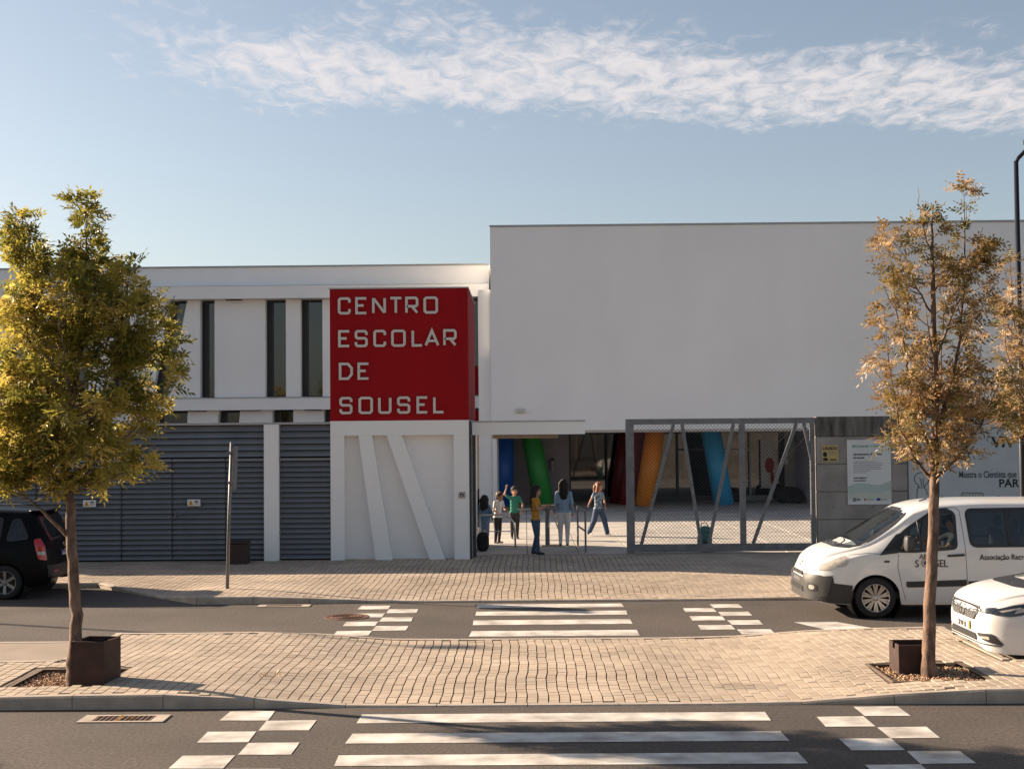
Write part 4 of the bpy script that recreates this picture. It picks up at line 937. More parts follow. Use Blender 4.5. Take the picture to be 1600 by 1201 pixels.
for sg in (-1, 1):
    V_.patch('headlight', rounded([(.13, .74), (.20, .83), (.42, .93), (.56, .98), (.60, .94), (.56, .83), (.30, .755)], .03), LAMPGL, van, off=.010, sg=sg)
    f = V_.patch('fog_lamp', rounded([(sg * .60, .40), (sg * .76, .40), (sg * .76, .52), (sg * .60, .52)], .05), BLACKP, van, 'front', .03); V_.patch('fog_lens', rounded([(sg * .64, .425), (sg * .73, .425), (sg * .73, .495), (sg * .64, .495)], .04), LAMPGL, f, 'front', .034)
for k in (0, .05): V_.line('chevron', [(-.13, .715 + k), (0, .775 + k), (.13, .715 + k)], .010, CHROME, van, 'front', .014)
V_.line('bonnet_trim', [(-.45, .73), (-.3, .705), (.3, .705), (.45, .73)], .008, CHROME, van, 'front', .010)
plate(V_, van, -.26, .26, .49, .595, '', yellow=False)
# doors, mouldings, handles
for pts in ([(1.36, 1.0), (1.345, .80), (1.40, .50), (1.47, .27), (2.40, .25), (2.42, .62), (2.40, 1.1), (2.37, 1.66), (2.30, 1.71), (1.95, 1.69)], [(2.43, .27), (3.80, .27), (3.80, 1.70)]): V_.line('door_seam', pts, .0045, BLACKP, van)
V_.line('bonnet_seam', [(.60, .985), (.9, 1.02), (1.08, 1.0)], .004, BLACKP, van)
for a, b in ((1.47, 2.405), (2.435, 3.55)): V_.patch('side_moulding', [(a, .50), (a + .03, .485), (b, .50), (b, .60), (a + .0, .575)], BLACKP, van, off=.014)
V_.patch('sill', [(1.42, .235), (3.58, .245), (3.6, .29), (1.44, .285)], CWHITE, van, off=.012)
hd = V_.patch('door_handle', rounded([(2.12, .955), (2.38, .965), (2.38, 1.0), (2.12, .985)], .012), BLACKP, van, off=.022, thick=.02)
V_.patch('side_indicator', rounded([(1.13, .87), (1.22, .87), (1.22, .905), (1.13, .905)], .015), mat('amber_dark', (.05, .03, .015), .2), van, off=.008)
for sg in (-1, 1):
    mi_ = soft('mirror', GREYPL if sg < 0 else BLACKP, van, (1.50, sg * 1.03, 1.17), (.07, .10, .125), 3.4, local=True); MB().tube([(1.5, sg * .90, 1.06), (1.5, sg * 1.02, 1.08)], .03, 8).build('mirror_arm', BLACKP, mi_, True)
MB().tube([(1.88, -.3, 1.79), (2.0, -.3, 1.83)], .012, 6).build('aerial', BLACKP, van, True)
def side_text(car, nm, s_, size, x, z, m, parent, off=.006, **kw):
    p = car.side(x, z); return text(nm, s_, size, m, parent, (x, p[1] - off, z), (R(90), 0, 0), local=True, **kw)
side_text(V_, 'lettering', 'Associação Recreativa', .125, 2.62, .905, BLACKINK, van, off=.012, sx=.82, ext=.004)
side_text(V_, 'logo_text', 'S    USEL', .16, 1.61, .80, BLACKINK, van, off=.01, sx=.86, ext=.004); side_text(V_, 'logo_text', 'ABC', .11, 1.68, .925, mat('logo_brown', (.11, .06, .04), .6), van, off=.01, ext=.004, sx=.9)
lo = MB(); yy = V_.side(1.77, .87)[1] - .012
stroke(lo, [(1.775 + .062 * math.cos(R(a)), .865 + .062 * math.sin(R(a))) for a in range(0, 361, 20)], .010, yy, yy + .004); lo.build('logo_ring', mat('logo_rust', (.30, .10, .06), .6), van, True)
MB().prism([(1.775 + (.048 if i % 2 == 0 else .02) * math.cos(R(90 + 36 * i)), .862 + (.048 if i % 2 == 0 else .02) * math.sin(R(90 + 36 * i))) for i in range(10)], yy - .001, yy + .003).build('logo_star', mat('logo_navy', (.02, .03, .12), .6), van, True)
for ax in (1.0, 4.0):
    for sg in (-1, 1): wheel(van, ax, sg * .83, .32, .225, 10, True, sg); wells(V_, van, ax, sg * .93, sg * .55)
# inside: floor, dash, seats
box('cabin_floor', BLACKP, van, .5, 4.6, -.82, .82, .30, .40, local=True); soft('dashboard', mat('dash', (.05, .05, .055), .8), van, (1.15, 0, .98), (.34, .74, .12), 3.5, local=True)
MB().lathe([(.16, 0), (.17, .012), (.185, 0), (.17, -.012), (.16, 0)], 20, 'y').build('steering_wheel', BLACKP, van, True, True); swh = van.children[-1]
swh = [c for c in van.children if c.name.startswith('steering')][0]; swh.location = (1.55, -.38, 1.10); swh.rotation_euler = (0, 0, R(90)); swh.rotation_euler = (R(20), 0, R(90))
for x, y in ((2.2, -.40), (2.2, .38), (3.05, -.45), (3.05, .35), (3.9, -.45), (3.9, .35)):
    st = soft('seat', SEAT, van, (x, y, .62), (.26, .24, .11), 4, local=True); soft('backrest', SEAT, st, (x + .26, y, .98), (.085, .23, .34), 3.5, local=True); soft('headrest', SEAT, st, (x + .30, y, 1.42), (.05, .12, .085), 3, local=True)

# ---- white hatchback, nose in view
opel = thing('hatchback_car', (5.66, 17.62, 0), 'white hatchback parked in the bay at the right edge, nose in view', 'car')
O_ = Car(dict(top=[(0, .66), (.04, .76), (.12, .84), (.35, .925), (.7, .99), (1.05, 1.05), (1.35, 1.18), (1.8, 1.38), (2.2, 1.47), (2.8, 1.48), (3.5, 1.40), (4.1, 1.15), (4.35, .95)],
    sh=[(0, .62), (.04, .71), (.12, .77), (.35, .85), (.7, .91), (1.05, .96), (1.35, 1.06), (1.8, 1.26), (2.2, 1.35), (2.8, 1.36), (3.5, 1.29), (4.35, .90)], wsh=[(0, .45), (.04, .56), (.12, .64), (.35, .71), (.7, .76), (1.05, .77), (1.35, .70), (1.8, .62), (2.8, .60), (4.35, .58)],
    belt=[(0, .60), (.04, .66), (.12, .70), (.35, .78), (.7, .84), (1.05, .88), (1.6, .92), (4.35, .88)], wb=[(0, .50), (.04, .60), (.12, .70), (.35, .80), (.7, .86), (1.05, .875), (3.8, .87), (4.35, .78)],
    wm=[(0, .54), (.03, .62), (.10, .72), (.25, .81), (.45, .87), (.7, .895), (3.9, .895), (4.35, .82)]), (.88, 3.54), .355, [(0, .26), (.06, .20), (.3, .17), (.6, .17), (3.9, .2), (4.35, .36)])
OW = rounded([(1.45, .96), (2.45, .97), (2.45, 1.33), (2.1, 1.33)], .06); OWS = rounded([(-.66, .99), (.66, .99), (.54, 1.34), (-.54, 1.34)], .06)
O_.body('body', CWHITE, opel, [hole_side(OW), lambda x, y, z: 1.0 < x < 1.9 and inside(OWS, y, z) and z > O_.ring(x)[18][1] - .02])
for sg in (-1, 1): g = O_.patch('side_window', OW, DKGL, opel, off=.001, sg=sg); ring_poly(O_, 'window_seal', OW, .025, .02, BLACKP, g, sg=sg)
g = O_.patch('windscreen', OWS, CARGL, opel, 'front', .002, res=.09); ring_poly(O_, 'windscreen_seal', OWS, .03, .04, BLACKP, g, 'front')
O_.patch('scuttle', [(-.66, .955), (.66, .955), (.68, 1.0), (-.68, 1.0)], BLACKP, opel, 'front', .01)
gg = O_.patch('grille', rounded([(-.40, .545), (.40, .545), (.50, .64), (.54, .73), (-.54, .73), (-.50, .64)], .04), BLACKP, opel, 'front', .012)
for z, w in ((.57, .40), (.595, .43), (.62, .46)):
    for i in range(12): y = -w + 2 * w * (i + .5) / 12; O_.line('grille_bar', [(y - .03, z - .012), (y, z + .012), (y + .03, z - .012)], .004, ALU, gg, 'front', .016, n=4)
for sg in (-1, 1):
    O_.line('chrome_wing', [(sg * .10, .665), (sg * .35, .67), (sg * .58, .70)], .010, CHROME, opel, 'front', .020); O_.line('chrome_wing', [(sg * .10, .64), (sg * .40, .648), (sg * .58, .69)], .005, CHROME, opel, 'front', .018)
    hl = O_.patch('headlight', rounded([(.10, .655), (.14, .715), (.34, .775), (.72, .835), (.70, .77), (.44, .66), (.30, .635)], .03), LAMPDK, opel, off=.010, sg=sg)
    O_.patch('headlight_inner', rounded([(sg * .56, .655), (sg * .72, .655), (sg * .74, .735), (sg * .60, .715)], .02), LAMPDK, opel, 'front', .016)
    O_.patch('light_strip', rounded([(.18, .70), (.42, .755), (.44, .74), (.22, .685)], .01), LAMPGL, hl, off=.014, sg=sg); O_.patch('lens', rounded([(.34, .675), (.46, .70), (.48, .745), (.40, .74)], .02), LAMPGL, hl, off=.013, sg=sg)
    fo = O_.patch('fog_recess', rounded([(sg * .50, .40), (sg * .74, .41), (sg * .80, .27), (sg * .62, .32)], .03), BLACKP, opel, 'front', .012); O_.patch('fog_lens', rounded([(sg * .58, .36), (sg * .70, .37), (sg * .71, .33), (sg * .60, .34)], .015), LAMPGL, fo, 'front', .018)
pe = O_.front(0, .645); MB().lathe([(.055, -.004), (.07, -.012), (.08, -.004)], 24, 'y').build('emblem', CHROME, opel, True, True); em = [c for c in opel.children if c.name.startswith('emblem')][0]; em.location = (pe[0] - .03, 0, .645); em.rotation_euler = (0, 0, R(-90))
MB().prism([(-.05, .006), (.012, .006), (.0, .018), (.05, -.006), (-.012, -.006), (0, -.018)], -.010, -.004).build('emblem_bolt', CHROME, em, True)
O_.patch('lower_intake', rounded([(-.50, .30), (.50, .30), (.46, .385), (-.46, .385)], .03), BLACKP, opel, 'front', .010)
for z in (.325, .355): O_.line('intake_bar', [(-.47, z), (.47, z)], .005, GREYPL, opel, 'front', .016)
O_.line('lip_trim', [(-.78, .27), (-.5, .285), (.5, .285), (.78, .27)], .008, BLACKP, opel, 'front', .008)
plate(O_, opel, -.26, .26, .40, .51, '22 VV 10')
O_.line('bonnet_seam', [(-.60, .735), (-.4, .765), (0, .775), (.4, .765), (.60, .735)], .003, BLACKP, opel, 'front')
for pts in ([(1.30, .95), (1.22, .75), (1.28, .25)],): O_.line('door_seam', pts, .004, BLACKP, opel)
for ax in (.88, 3.54):
    for sg in (-1, 1): wheel(opel, ax, sg * .79, .31, .22, 5, True, sg); wells(O_, opel, ax, sg * .88, sg * .5)
box('cabin_floor', BLACKP, opel, .6, 4.0, -.7, .7, .25, .35, local=True); soft('dashboard', mat('dash', (0, 0, 0)), opel, (1.45, 0, .88), (.3, .6, .1), 3.5, local=True)

# ---- black family car, tail in view
bc = thing('family_car', (-8.64, 25.32, 0), 'black family car parked at the left edge, tail towards the school gate', 'car'); bc.rotation_euler = (0, 0, math.pi)
B_ = Car(dict(top=[(0, .80), (.03, .98), (.09, 1.12), (.22, 1.36), (.38, 1.585), (.6, 1.62), (1.4, 1.65), (2.2, 1.63), (2.8, 1.50), (3.3, 1.20), (3.6, 1.06), (4.2, .92), (4.45, .65)],
    sh=[(0, .76), (.03, .92), (.09, 1.04), (.22, 1.26), (.38, 1.46), (.6, 1.50), (2.2, 1.50), (2.8, 1.38), (3.3, 1.12), (3.6, .98), (4.45, .6)], wsh=[(0, .60), (.09, .64), (.38, .63), (1.4, .64), (2.2, .64), (2.8, .66), (3.6, .74), (4.45, .5)],
    belt=[(0, .74), (.03, .86), (.09, .93), (.3, 1.0), (2.8, .98), (3.6, .90), (4.45, .56)], wb=[(0, .66), (.03, .72), (.15, .80), (.4, .85), (3.6, .86), (4.2, .76), (4.45, .55)], wm=[(0, .70), (.03, .76), (.15, .84), (.4, .89), (3.8, .90), (4.2, .8), (4.45, .6)]), (.80, 3.5), .36, [(0, .36), (.08, .28), (.35, .22), (3.9, .2), (4.45, .35)])
Q1 = rounded([(.40, 1.10), (.78, 1.06), (.72, 1.42), (.60, 1.44)], .06); Q2 = rounded([(.92, 1.05), (1.75, 1.05), (1.75, 1.44), (.92, 1.46)], .06); Q3 = rounded([(1.85, 1.05), (2.75, 1.06), (2.45, 1.40), (1.85, 1.44)], .06); TG = rounded([(-.60, 1.06), (.60, 1.06), (.54, 1.44), (-.54, 1.44)], .06)
B_.body('body', CBLACK, bc, [hole_side(Q1), hole_side(Q2), hole_side(Q3), lambda x, y, z: x < .4 and inside(TG, y, z)])
for sg in (-1, 1):
    for q in (Q1, Q2, Q3): g = B_.patch('side_window', q, DKGL, bc, off=.001, sg=sg); ring_poly(B_, 'window_seal', q, .02, .03, BLACKP, g, sg=sg)
    TLR = mat('tail_red', (.45, .012, .01), .15, var=.1, coat=1.0)
    tl_ = B_.patch('tail_light', rounded([(.06, .70), (.20, .72), (.30, 1.08), (.20, 1.10), (.10, .95)], .03), TLR, bc, off=.008, sg=sg); B_.patch('tail_lens', rounded([(.09, .80), (.21, .80), (.22, .86), (.10, .86)], .02), LAMPGL, tl_, off=.013, sg=sg)
    MB().tube([(.5, sg * .58, 1.66), (.62, sg * .60, 1.70), (2.0, sg * .60, 1.72), (2.2, sg * .58, 1.67)], .014, 6).build('roof_rail', METAL, bc, True)
g = B_.patch('rear_window', TG, DKGL, bc, 'front', .002, res=.09); ring_poly(B_, 'window_seal', TG, .02, .03, BLACKP, g, 'front')
soft('roof_spoiler', CBLACK, bc, (.38, 0, 1.575), (.17, .58, .035), 3, local=True)
plate(B_, bc, -.26, .26, .74, .85, '', yellow=False); B_.patch('rear_bumper', [(-.78, .40), (.78, .40), (.80, .60), (-.80, .60)], BLACKP, bc, 'front', .02)
for sg in (-1, 1): B_.patch('reflector', rounded([(sg * .45, .46), (sg * .68, .46), (sg * .68, .50), (sg * .45, .50)], .01), mat('tail_red', (0, 0, 0)), bc, 'front', .026)
B_.line('emblem', [(-.05, .95), (0, 1.0), (.05, .95), (0, .90), (-.05, .95)], .008, CHROME, bc, 'front', .01)
for ax in (.80, 3.5):
    for sg in (-1, 1): wheel(bc, ax, sg * .80, .31, .215, 6, False, sg, mat('alloy_grey', (.25, .25, .26), .35, metal=.8)); wells(B_, bc, ax, sg * .89, sg * .5)
box('cabin_floor', BLACKP, bc, .5, 4.0, -.7, .7, .25, .35, local=True)
for y in (-.35, .35): soft('backrest', SEAT, bc, (1.15, y, .95), (.1, .25, .35), 3, local=True); soft('headrest', SEAT, bc, (1.12, y, 1.33), (.05, .12, .08), 3, local=True)
# ------------------------------------------------------------------ people
SKIN = mat('skin', (.42, .22, .14), .6, var=.06, scale=8); HAIRD = mat('hair_dark', (.010, .007, .006), .75, var=.3, scale=30); HAIRR = mat('hair_auburn', (.20, .075, .035), .55, var=.3, scale=30)
SHOED = mat('shoe_dark', (.02, .02, .022), .6); SHOEW = mat('shoe_white', (.6, .58, .55), .6)
def person(name, loc, rz, H, J, top, trousers, shoes, hair, label, sleeves=.55, hairlen=.0, flare=1.0, skin=None, head_turn=0.0, cat='person', hs_=1.0):
    """J: joints in units of body height, x right of the body, y behind (-y is the way it faces), z up"""
    D = dict(pelvis=(0, 0, .52), chest=(0, 0, .72), neck=(0, 0, .83), head=(0, -.01, .92), shL=(-.092, 0, .795), shR=(.092, 0, .795), elL=(-.118, .01, .64), elR=(.118, .01, .64), wrL=(-.125, -.03, .50), wrR=(.125, -.03, .50),
             hiL=(-.05, 0, .50), hiR=(.05, 0, .50), knL=(-.052, -.01, .28), knR=(.052, -.01, .28), anL=(-.052, .01, .045), anR=(.052, .01, .045)); D.update(J)
    P = {k: Vector(v) * H for k, v in D.items()}
    root = thing(name, loc, label, cat, 'people at the school entrance', rz)
    bm = bmesh.new(); bones = []
    def ball(c, r_, sc=(1, 1, 1)): bmesh.ops.create_icosphere(bm, subdivisions=1 if r_ < .03 * H else 2, radius=1, matrix=Matrix.Translation(c) @ Matrix.Diagonal((r_ * sc[0], r_ * sc[1], r_ * sc[2], 1)))
    def limb(a, b, ra, rb, mi, sc=None):
        n = max(3, int((b - a).length / (min(ra, rb) * .7)))
        for i in range(n + 1): t = i / n; ball(a.lerp(b, t), ra + (rb - ra) * t, sc or (1, 1, 1))
        bones.append((a, b, mi, max(ra, rb)))
    h = H; V = Vector
    limb(P['pelvis'], P['chest'], .072 * h, .076 * h, 1, (1.22, .82, 1)); limb(P['chest'], P['neck'] - V((0, 0, .045 * h)), .07 * h, .055 * h, 1, (1.25, .8, 1))
    for s_ in 'LR':
        sgn = -1 if s_ == 'L' else 1
        limb(P['neck'] - V((0, 0, .035 * h)), P['sh' + s_], .04 * h, .038 * h, 1)
        limb(P['sh' + s_], P['sh' + s_].lerp(P['el' + s_], sleeves if sleeves < 1 else 1), .036 * h, .031 * h, 1)
        if sleeves < 1: limb(P['sh' + s_].lerp(P['el' + s_], sleeves), P['el' + s_], .026 * h, .023 * h, 0)
        limb(P['el' + s_], P['wr' + s_], .025 * h if sleeves < 1 else .028 * h, .017 * h if sleeves < 1 else .022 * h, 0 if sleeves < 1 else 1)
        d = (P['wr' + s_] - P['el' + s_]).normalized(); side = d.cross(V((0, 1, 0)));
        if side.length < .2: side = V((1, 0, 0))
        side.normalize(); palm = P['wr' + s_] + d * .035 * h; limb(P['wr' + s_], palm, .014 * h, .018 * h, 0)
        for f in range(4): o_ = side * (.018 - .012 * f) * h; mid = palm + d * .022 * h + o_; limb(palm + o_, mid, .0075 * h, .007 * h, 0); limb(mid, mid + (d * .7 + V((0, -.5, -.1))).normalized() * (.026 - abs(f - 1.3) * .004) * h, .007 * h, .006 * h, 0)
        limb(palm - d * .02 * h + side * .012 * h, palm + side * .034 * h + d * .008 * h, .008 * h, .007 * h, 0)
        limb(P['pelvis'] - V((0, 0, .01 * h)), P['hi' + s_], .066 * h, .062 * h, 2); limb(P['hi' + s_], P['kn' + s_], .060 * h, .043 * h * flare, 2); limb(P['kn' + s_], P['an' + s_] + V((0, 0, .012 * h)), .042 * h * flare, .030 * h * flare ** 1.6, 2)
        toe = P['an' + s_] + V((sgn * .008 * h, -.085 * h, -.022 * h)); limb(P['an' + s_] + V((0, .015 * h, -.018 * h)), toe, .027 * h, .021 * h, 3)
    limb(P['neck'] - V((0, 0, .03 * h)), P['head'] - V((0, 0, .03 * h)), .03 * h, .03 * h, 0)
    hd = P['head']; ct, st = math.cos(head_turn), math.sin(head_turn)
    hh = h * hs_
    def hp(x, y, z): return hd + V((x * ct - y * st, x * st + y * ct, z)) * hh
    ball(hp(0, .006, .012), .058 * hh, (.86, 1, 1.05)); ball(hp(0, -.012, -.025), .042 * hh, (.86, 1, 1.1)); ball(hp(0, -.058, -.012), .010 * hh, (.8, 1.1, 1.4)); bones.append((hp(0, 0, .04), hp(0, 0, -.05), 0, .06 * h))
    for s_ in (-1, 1): ball(hp(s_ * .051, .004, -.006), .014 * h, (.4, .8, 1.1))
    me = bpy.data.meshes.new('body'); bm.to_mesh(me); bm.free(); tmp = bpy.data.objects.new('tmp', me); col.objects.link(tmp)
    rmod = tmp.modifiers.new('r', 'REMESH'); rmod.mode = 'VOXEL'; rmod.voxel_size = .0105 * h; smod = tmp.modifiers.new('s', 'SMOOTH'); smod.iterations = 3; smod.factor = .4
    out = bpy.data.meshes.new_from_object(tmp.evaluated_get(bpy.context.evaluated_depsgraph_get())); bpy.data.objects.remove(tmp); out.name = 'body'
    out.materials.clear()
    for m_ in (skin or SKIN, top, trousers, shoes): out.materials.append(m_)
    import numpy as np
    n_ = len(out.polygons); C_ = np.zeros(n_ * 3); out.polygons.foreach_get('center', C_); C_ = C_.reshape(-1, 3); best = np.full(n_, 9e9); bi = np.zeros(n_, int); tb_ = np.zeros(n_, int)
    for q_, (a, b, mi, r_) in enumerate(bones):
        a_, ab = np.array(a), np.array(b - a); t = np.clip((C_ - a_) @ ab / max(1e-9, ab @ ab), 0, 1); d = np.linalg.norm(C_ - a_ - t[:, None] * ab, axis=1) - r_
        k_ = d < best; best[k_] = d[k_]; bi[k_] = mi; tb_[k_] = q_
    hem = P['pelvis'].z - .015 * h; trunk_ = tb_ < 2
    bi[trunk_ & (bi == 1) & (C_[:, 2] < hem)] = 2; bi[(bi == 2) & (C_[:, 2] >= hem)] = 1
    out.polygons.foreach_set('material_index', bi.astype('int32')); out.polygons.foreach_set('use_smooth', [True] * n_)
    body = link('body', out, root)
    # face: eyes, brows, mouth
    for s_ in (-1, 1):
        e = hp(s_ * .021, -.051, .002); soft('eye', mat('eye_dark', (.02, .015, .012), .3), root, e, (.007 * h, .005 * h, .0045 * h), 2, 6, True); e = hp(s_ * .021, -.053, .016); soft('eyebrow', hair, root, e, (.011 * h, .004 * h, .0028 * h), 2, 6, True)
    soft('mouth', mat('lips', (.30, .10, .08), .5), root, hp(0, -.05, -.040), (.014 * h, .005 * h, .004 * h), 2, 6, True)
    # hair: cap and, where long, a fall down the back
    hb = bmesh.new()
    def hball(c, r_, sc=(1, 1, 1)): bmesh.ops.create_icosphere(hb, subdivisions=2, radius=1, matrix=Matrix.Translation(c) @ Matrix.Diagonal((r_ * sc[0], r_ * sc[1], r_ * sc[2], 1)))
    hball(hp(0, .018, .026), .065 * hh, (.95, 1.0, 1.0)); hball(hp(0, -.012, .052), .044 * hh, (1.15, 1, .7)); hball(hp(0, .035, -.005), .054 * hh, (1.05, .8, 1.1))
    if hairlen > 0:
        n = 12
        for i in range(n): t = i / (n - 1); hball(hp(random.gauss(0, .003), .046 + .012 * math.sin(t * 3), .0 - hairlen * t), (.060 - .014 * t) * hh, (1.2, .7, 1))
        for s_ in (-1, 1):
            for i in range(6): t = i / 5; hball(hp(s_ * .05, .008 + .02 * t, .015 - min(hairlen, .13) * t), .026 * hh)
    hm = bpy.data.meshes.new('hair'); hb.to_mesh(hm); hb.free(); tmp = bpy.data.objects.new('tmp', hm); col.objects.link(tmp)
    rmod = tmp.modifiers.new('r', 'REMESH'); rmod.mode = 'VOXEL'; rmod.voxel_size = .009 * h
    out = bpy.data.meshes.new_from_object(tmp.evaluated_get(bpy.context.evaluated_depsgraph_get())); bpy.data.objects.remove(tmp); out.name = 'hair'; out.materials.clear(); out.materials.append(hair)
    out.polygons.foreach_set('use_smooth', [True] * len(out.polygons)); link('hair', out, root)
    return root
random.seed(5)
GZ = .122
DENIM = mat('denim', (.028, .05, .10), .85, c2=(.05, .08, .15), scale=14); DENIML = mat('denim_light', (.20, .28, .36), .85, var=.15, scale=14); WHITEC = mat('white_cloth', (.66, .64, .62), .85, var=.05)
person('person', (.22, 31.15, GZ), R(75), 1.58, dict(elL=(-.12, -.07, .66), wrL=(-.07, -.16, .70), elR=(.12, -.05, .66), wrR=(.06, -.16, .70), head=(0, -.02, .915), knL=(-.052, -.03, .28), anL=(-.06, -.05, .045), anR=(.05, .05, .045)),
       mat('mustard', (.42, .20, .018), .85, var=.1, scale=10), DENIM, SHOED, HAIRD, 'long-haired girl in mustard top and navy jeans looking down at her hands', sleeves=.5, hairlen=.24, hs_=1.1)
person('person', (.93, 33.3, GZ), R(178), 1.63, dict(knL=(-.055, -.01, .28), elL=(-.122, .02, .645), elR=(.122, .02, .645), wrL=(-.13, -.03, .51), wrR=(.135, -.06, .53), anL=(-.05, .02, .045)),
       mat('pale_blue_blouse', (.24, .34, .48), .85, var=.1, scale=9), WHITEC, SHOED, HAIRD, 'dark-haired woman in pale blue blouse and white trousers with her back turned', sleeves=1.0, hairlen=.17, hs_=1.06)
person('person', (1.95, 36.5, GZ), R(38), 1.42, dict(elL=(-.20, -.02, .68), wrL=(-.29, -.06, .60), elR=(.15, -.01, .66), wrR=(.10, -.08, .55), knL=(-.08, .03, .29), anL=(-.13, .12, .055), knR=(.08, -.08, .29), anR=(.13, -.10, .045), head=(.015, -.02, .92)),
       mat('blue_print_top', (.03, .06, .13), .85, c2=(.35, .42, .46), scale=14, detail=1), DENIM, SHOEW, HAIRR, 'auburn-haired girl in wide jeans striding through the sunny strip', sleeves=.55, hairlen=.10, flare=1.35, head_turn=.5, hs_=1.15)
person('person', (-1.02, 33.4, GZ), R(160), 1.24, dict(elL=(-.14, -.02, .66), wrL=(-.12, -.1, .56), elR=(.14, -.06, .68), wrR=(.12, -.16, .64)), mat('denim_jacket', (.12, .22, .33), .85, var=.15, scale=12), DENIML, SHOEW, HAIRD, 'small girl in denim jacket and pale jeans beside the curved rail', sleeves=1.0, hairlen=.13, hs_=1.22)
person('person', (-.72, 34.2, GZ), R(50), 1.30, dict(elL=(-.15, -.03, .65), wrL=(-.13, -.14, .60), elR=(.14, -.06, .66), wrR=(.10, -.17, .64), chest=(0, -.02, .72), neck=(0, -.04, .83), head=(0, -.07, .915), shL=(-.105, -.03, .80), shR=(.105, -.03, .80)), WHITEC, mat('dark_trousers', (.025, .022, .025), .85), SHOED, mat('hair_brown', (.05, .025, .015), .6), 'child in white shirt and dark trousers leaning on the curved rail', sleeves=.5, hs_=1.2)
person('person', (-.30, 35.6, GZ), R(12), 1.36, dict(elL=(-.20, -.02, .86), wrL=(-.17, -.06, .985), elR=(.17, .02, .66), wrR=(.12, -.05, .54)), mat('green_shirt', (.02, .17, .12), .85, var=.12), mat('dark_trousers', (0, 0, 0)), SHOED, HAIRD, 'boy in green shirt with one arm raised behind the curved rail', sleeves=.6, hs_=1.18)
# driver in the van
dv = person('person', (6.78, 21.77, .12), R(-90), 1.72, dict(knL=(-.07, -.26, .40), knR=(.07, -.26, .40), anL=(-.07, -.34, .20), anR=(.07, -.34, .20), pelvis=(0, 0, .38), hiL=(-.05, -.02, .37), hiR=(.05, -.02, .37), chest=(0, .03, .56), neck=(0, .045, .68), head=(0, .03, .77), shL=(-.105, .04, .65), shR=(.105, .04, .65), elL=(-.20, -.08, .585), wrL=(-.16, -.22, .60), elR=(.14, -.08, .54), wrR=(.08, -.24, .58)),
       mat('navy_shirt', (.03, .035, .05), .85), DENIM, SHOED, HAIRD, 'driver in dark shirt seated at the wheel of the white van', sleeves=.5); dv['group'] = 'people in vehicles'
# ------------------------------------------------------------------ entrance rails, turnstile, bags
t = thing('curved_handrail', (-.75, 33.0, .12), 'bent chrome handrail the children lean on', 'handrail')
MB().tube([(-1.15, 33.0, .92), (-.55, 33.0, .92), (-.40, 33.0, .86), (-.31, 33.0, .74), (-.28, 33.0, .58), (-.26, 33.0, .12)], .024, 10).build('rail', STEEL, t, smooth=True)
MB().tube([(-1.12, 33.0, .12), (-1.12, 33.0, .91)], .02, 8).build('post', STEEL, t, smooth=True); MB().tube([(-1.12, 33.0, .52), (-.28, 33.0, .52)], .012, 8).build('middle_rail', STEEL, t)
t = thing('turnstile', (.62, 33.4, .12), 'low steel turnstile post with arms between the woman and the girl in mustard', 'turnstile')
box('post', METAL, t, .47, .58, 33.35, 33.5, .12, 1.0, .01); box('head', METAL, t, .40, .76, 33.3, 33.55, 1.002, 1.13, .02); box('foot', KERB, t, .38, .82, 33.25, 33.6, .121, .15)
for a, b in (((.62, 33.3, 1.02), (.80, 33.25, .52)), ((.62, 33.3, 1.02), (.55, 33.0, .60)), ((.45, 33.4, 1.04), (-.22, 33.42, 1.03))): MB().tube([a, b], .016, 8).build('arm', STEEL, t)
t = thing('handrail', (1.4, 32.4, .12), 'dark steel handrail right of the woman in white trousers', 'handrail')
for x, y in ((1.27, 33.3), (1.38, 31.5)): MB().tube([(x, y, .12), (x, y, 1.08)], .024, 8).build('post', METAL, t)
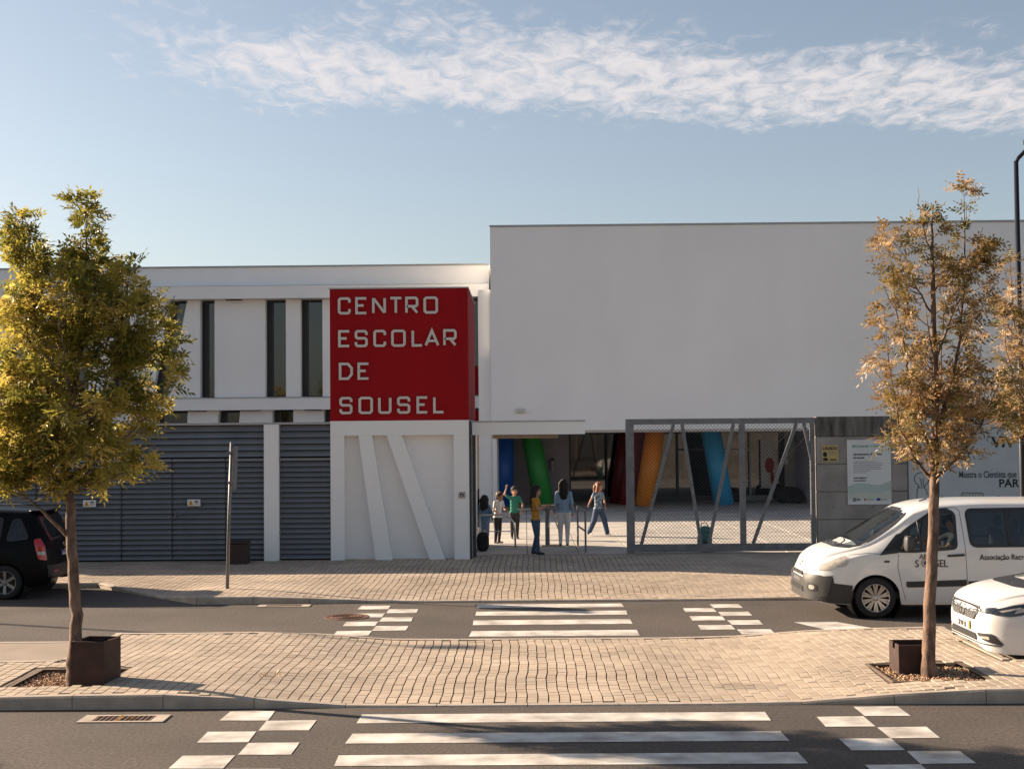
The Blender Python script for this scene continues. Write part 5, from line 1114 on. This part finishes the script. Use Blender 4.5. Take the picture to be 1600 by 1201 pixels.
for z in (1.08, .62): MB().tube([(1.27, 33.3, z + (.02 if z > 1 else 0)), (1.38, 31.5, z)], .022, 8).build('rail', METAL, t)
t = thing('backpack', (-1.05, 32.2, .12), 'black backpack slumped on the ground at the portal edge', 'backpack'); m = mat('black_bag', (.012, .011, .014), .85)
soft('bag_body', m, t, (-1.03, 32.2, .34), (.15, .12, .23), 2.8); soft('pocket', m, t, (-1.0, 32.09, .25), (.10, .05, .10), 3); MB().tube([(-1.1, 32.15, .5), (-1.16, 32.05, .35), (-1.1, 32.1, .16)], .014, 6).build('strap', m, t)
t = thing('backpack', (8.3, 52.6, .12), 'dark bags heaped by the glass door behind the gate', 'bags')
soft('bag_body', m, t, (8.2, 52.6, .35), (.35, .2, .25), 2.6); soft('bag_body', mat('bag_blue', (.04, .05, .12), .85), t, (7.75, 52.5, .33), (.2, .18, .22), 2.6)
t = thing('backpack', (10.0, 51.5, .12), 'black bags heaped in the corner right of the glass door', 'bags'); soft('bag_body', m, t, (9.95, 51.5, .42), (.55, .3, .32), 2.5); soft('bag_body', m, t, (10.2, 51.3, .30), (.3, .25, .2), 2.5)
t = thing('wall_mural', (9.55, 53.3, .5), 'red and white poster beside the glass door behind the gate', 'poster')
box('sheet', SIGNW, t, 9.25, 9.85, 53.30, 53.36, .6, 2.5); soft('red_shape', mat('poster_red', (.35, .03, .03), .6), t, (9.6, 53.29, 1.5), (.18, .005, .3), 2.2); soft('red_shape', mat('poster_red', (0, 0, 0)), t, (9.7, 53.29, 1.0), (.08, .005, .25), 2.2)
for x, y in ((-3.05, 16.2), (-4.2, 14.25)):
    lf_ = MB()
    for k in range(2): compound_leaf(lf_, Vector((x + random.uniform(-.05, .05), y, (isl_z(x, y) if y > 14.7 else 0) + .03)), Vector((random.gauss(0, 1), random.gauss(0, 1), .2)), .12, 7, .06, .6)
    tag(lf_.build('fallen_leaf', LEAF_O), 'fallen red-brown leaf spray ' + ('on the paved island near the left tree' if y > 15 else 'on the near drain grate'), 'leaf', 'fallen leaves')
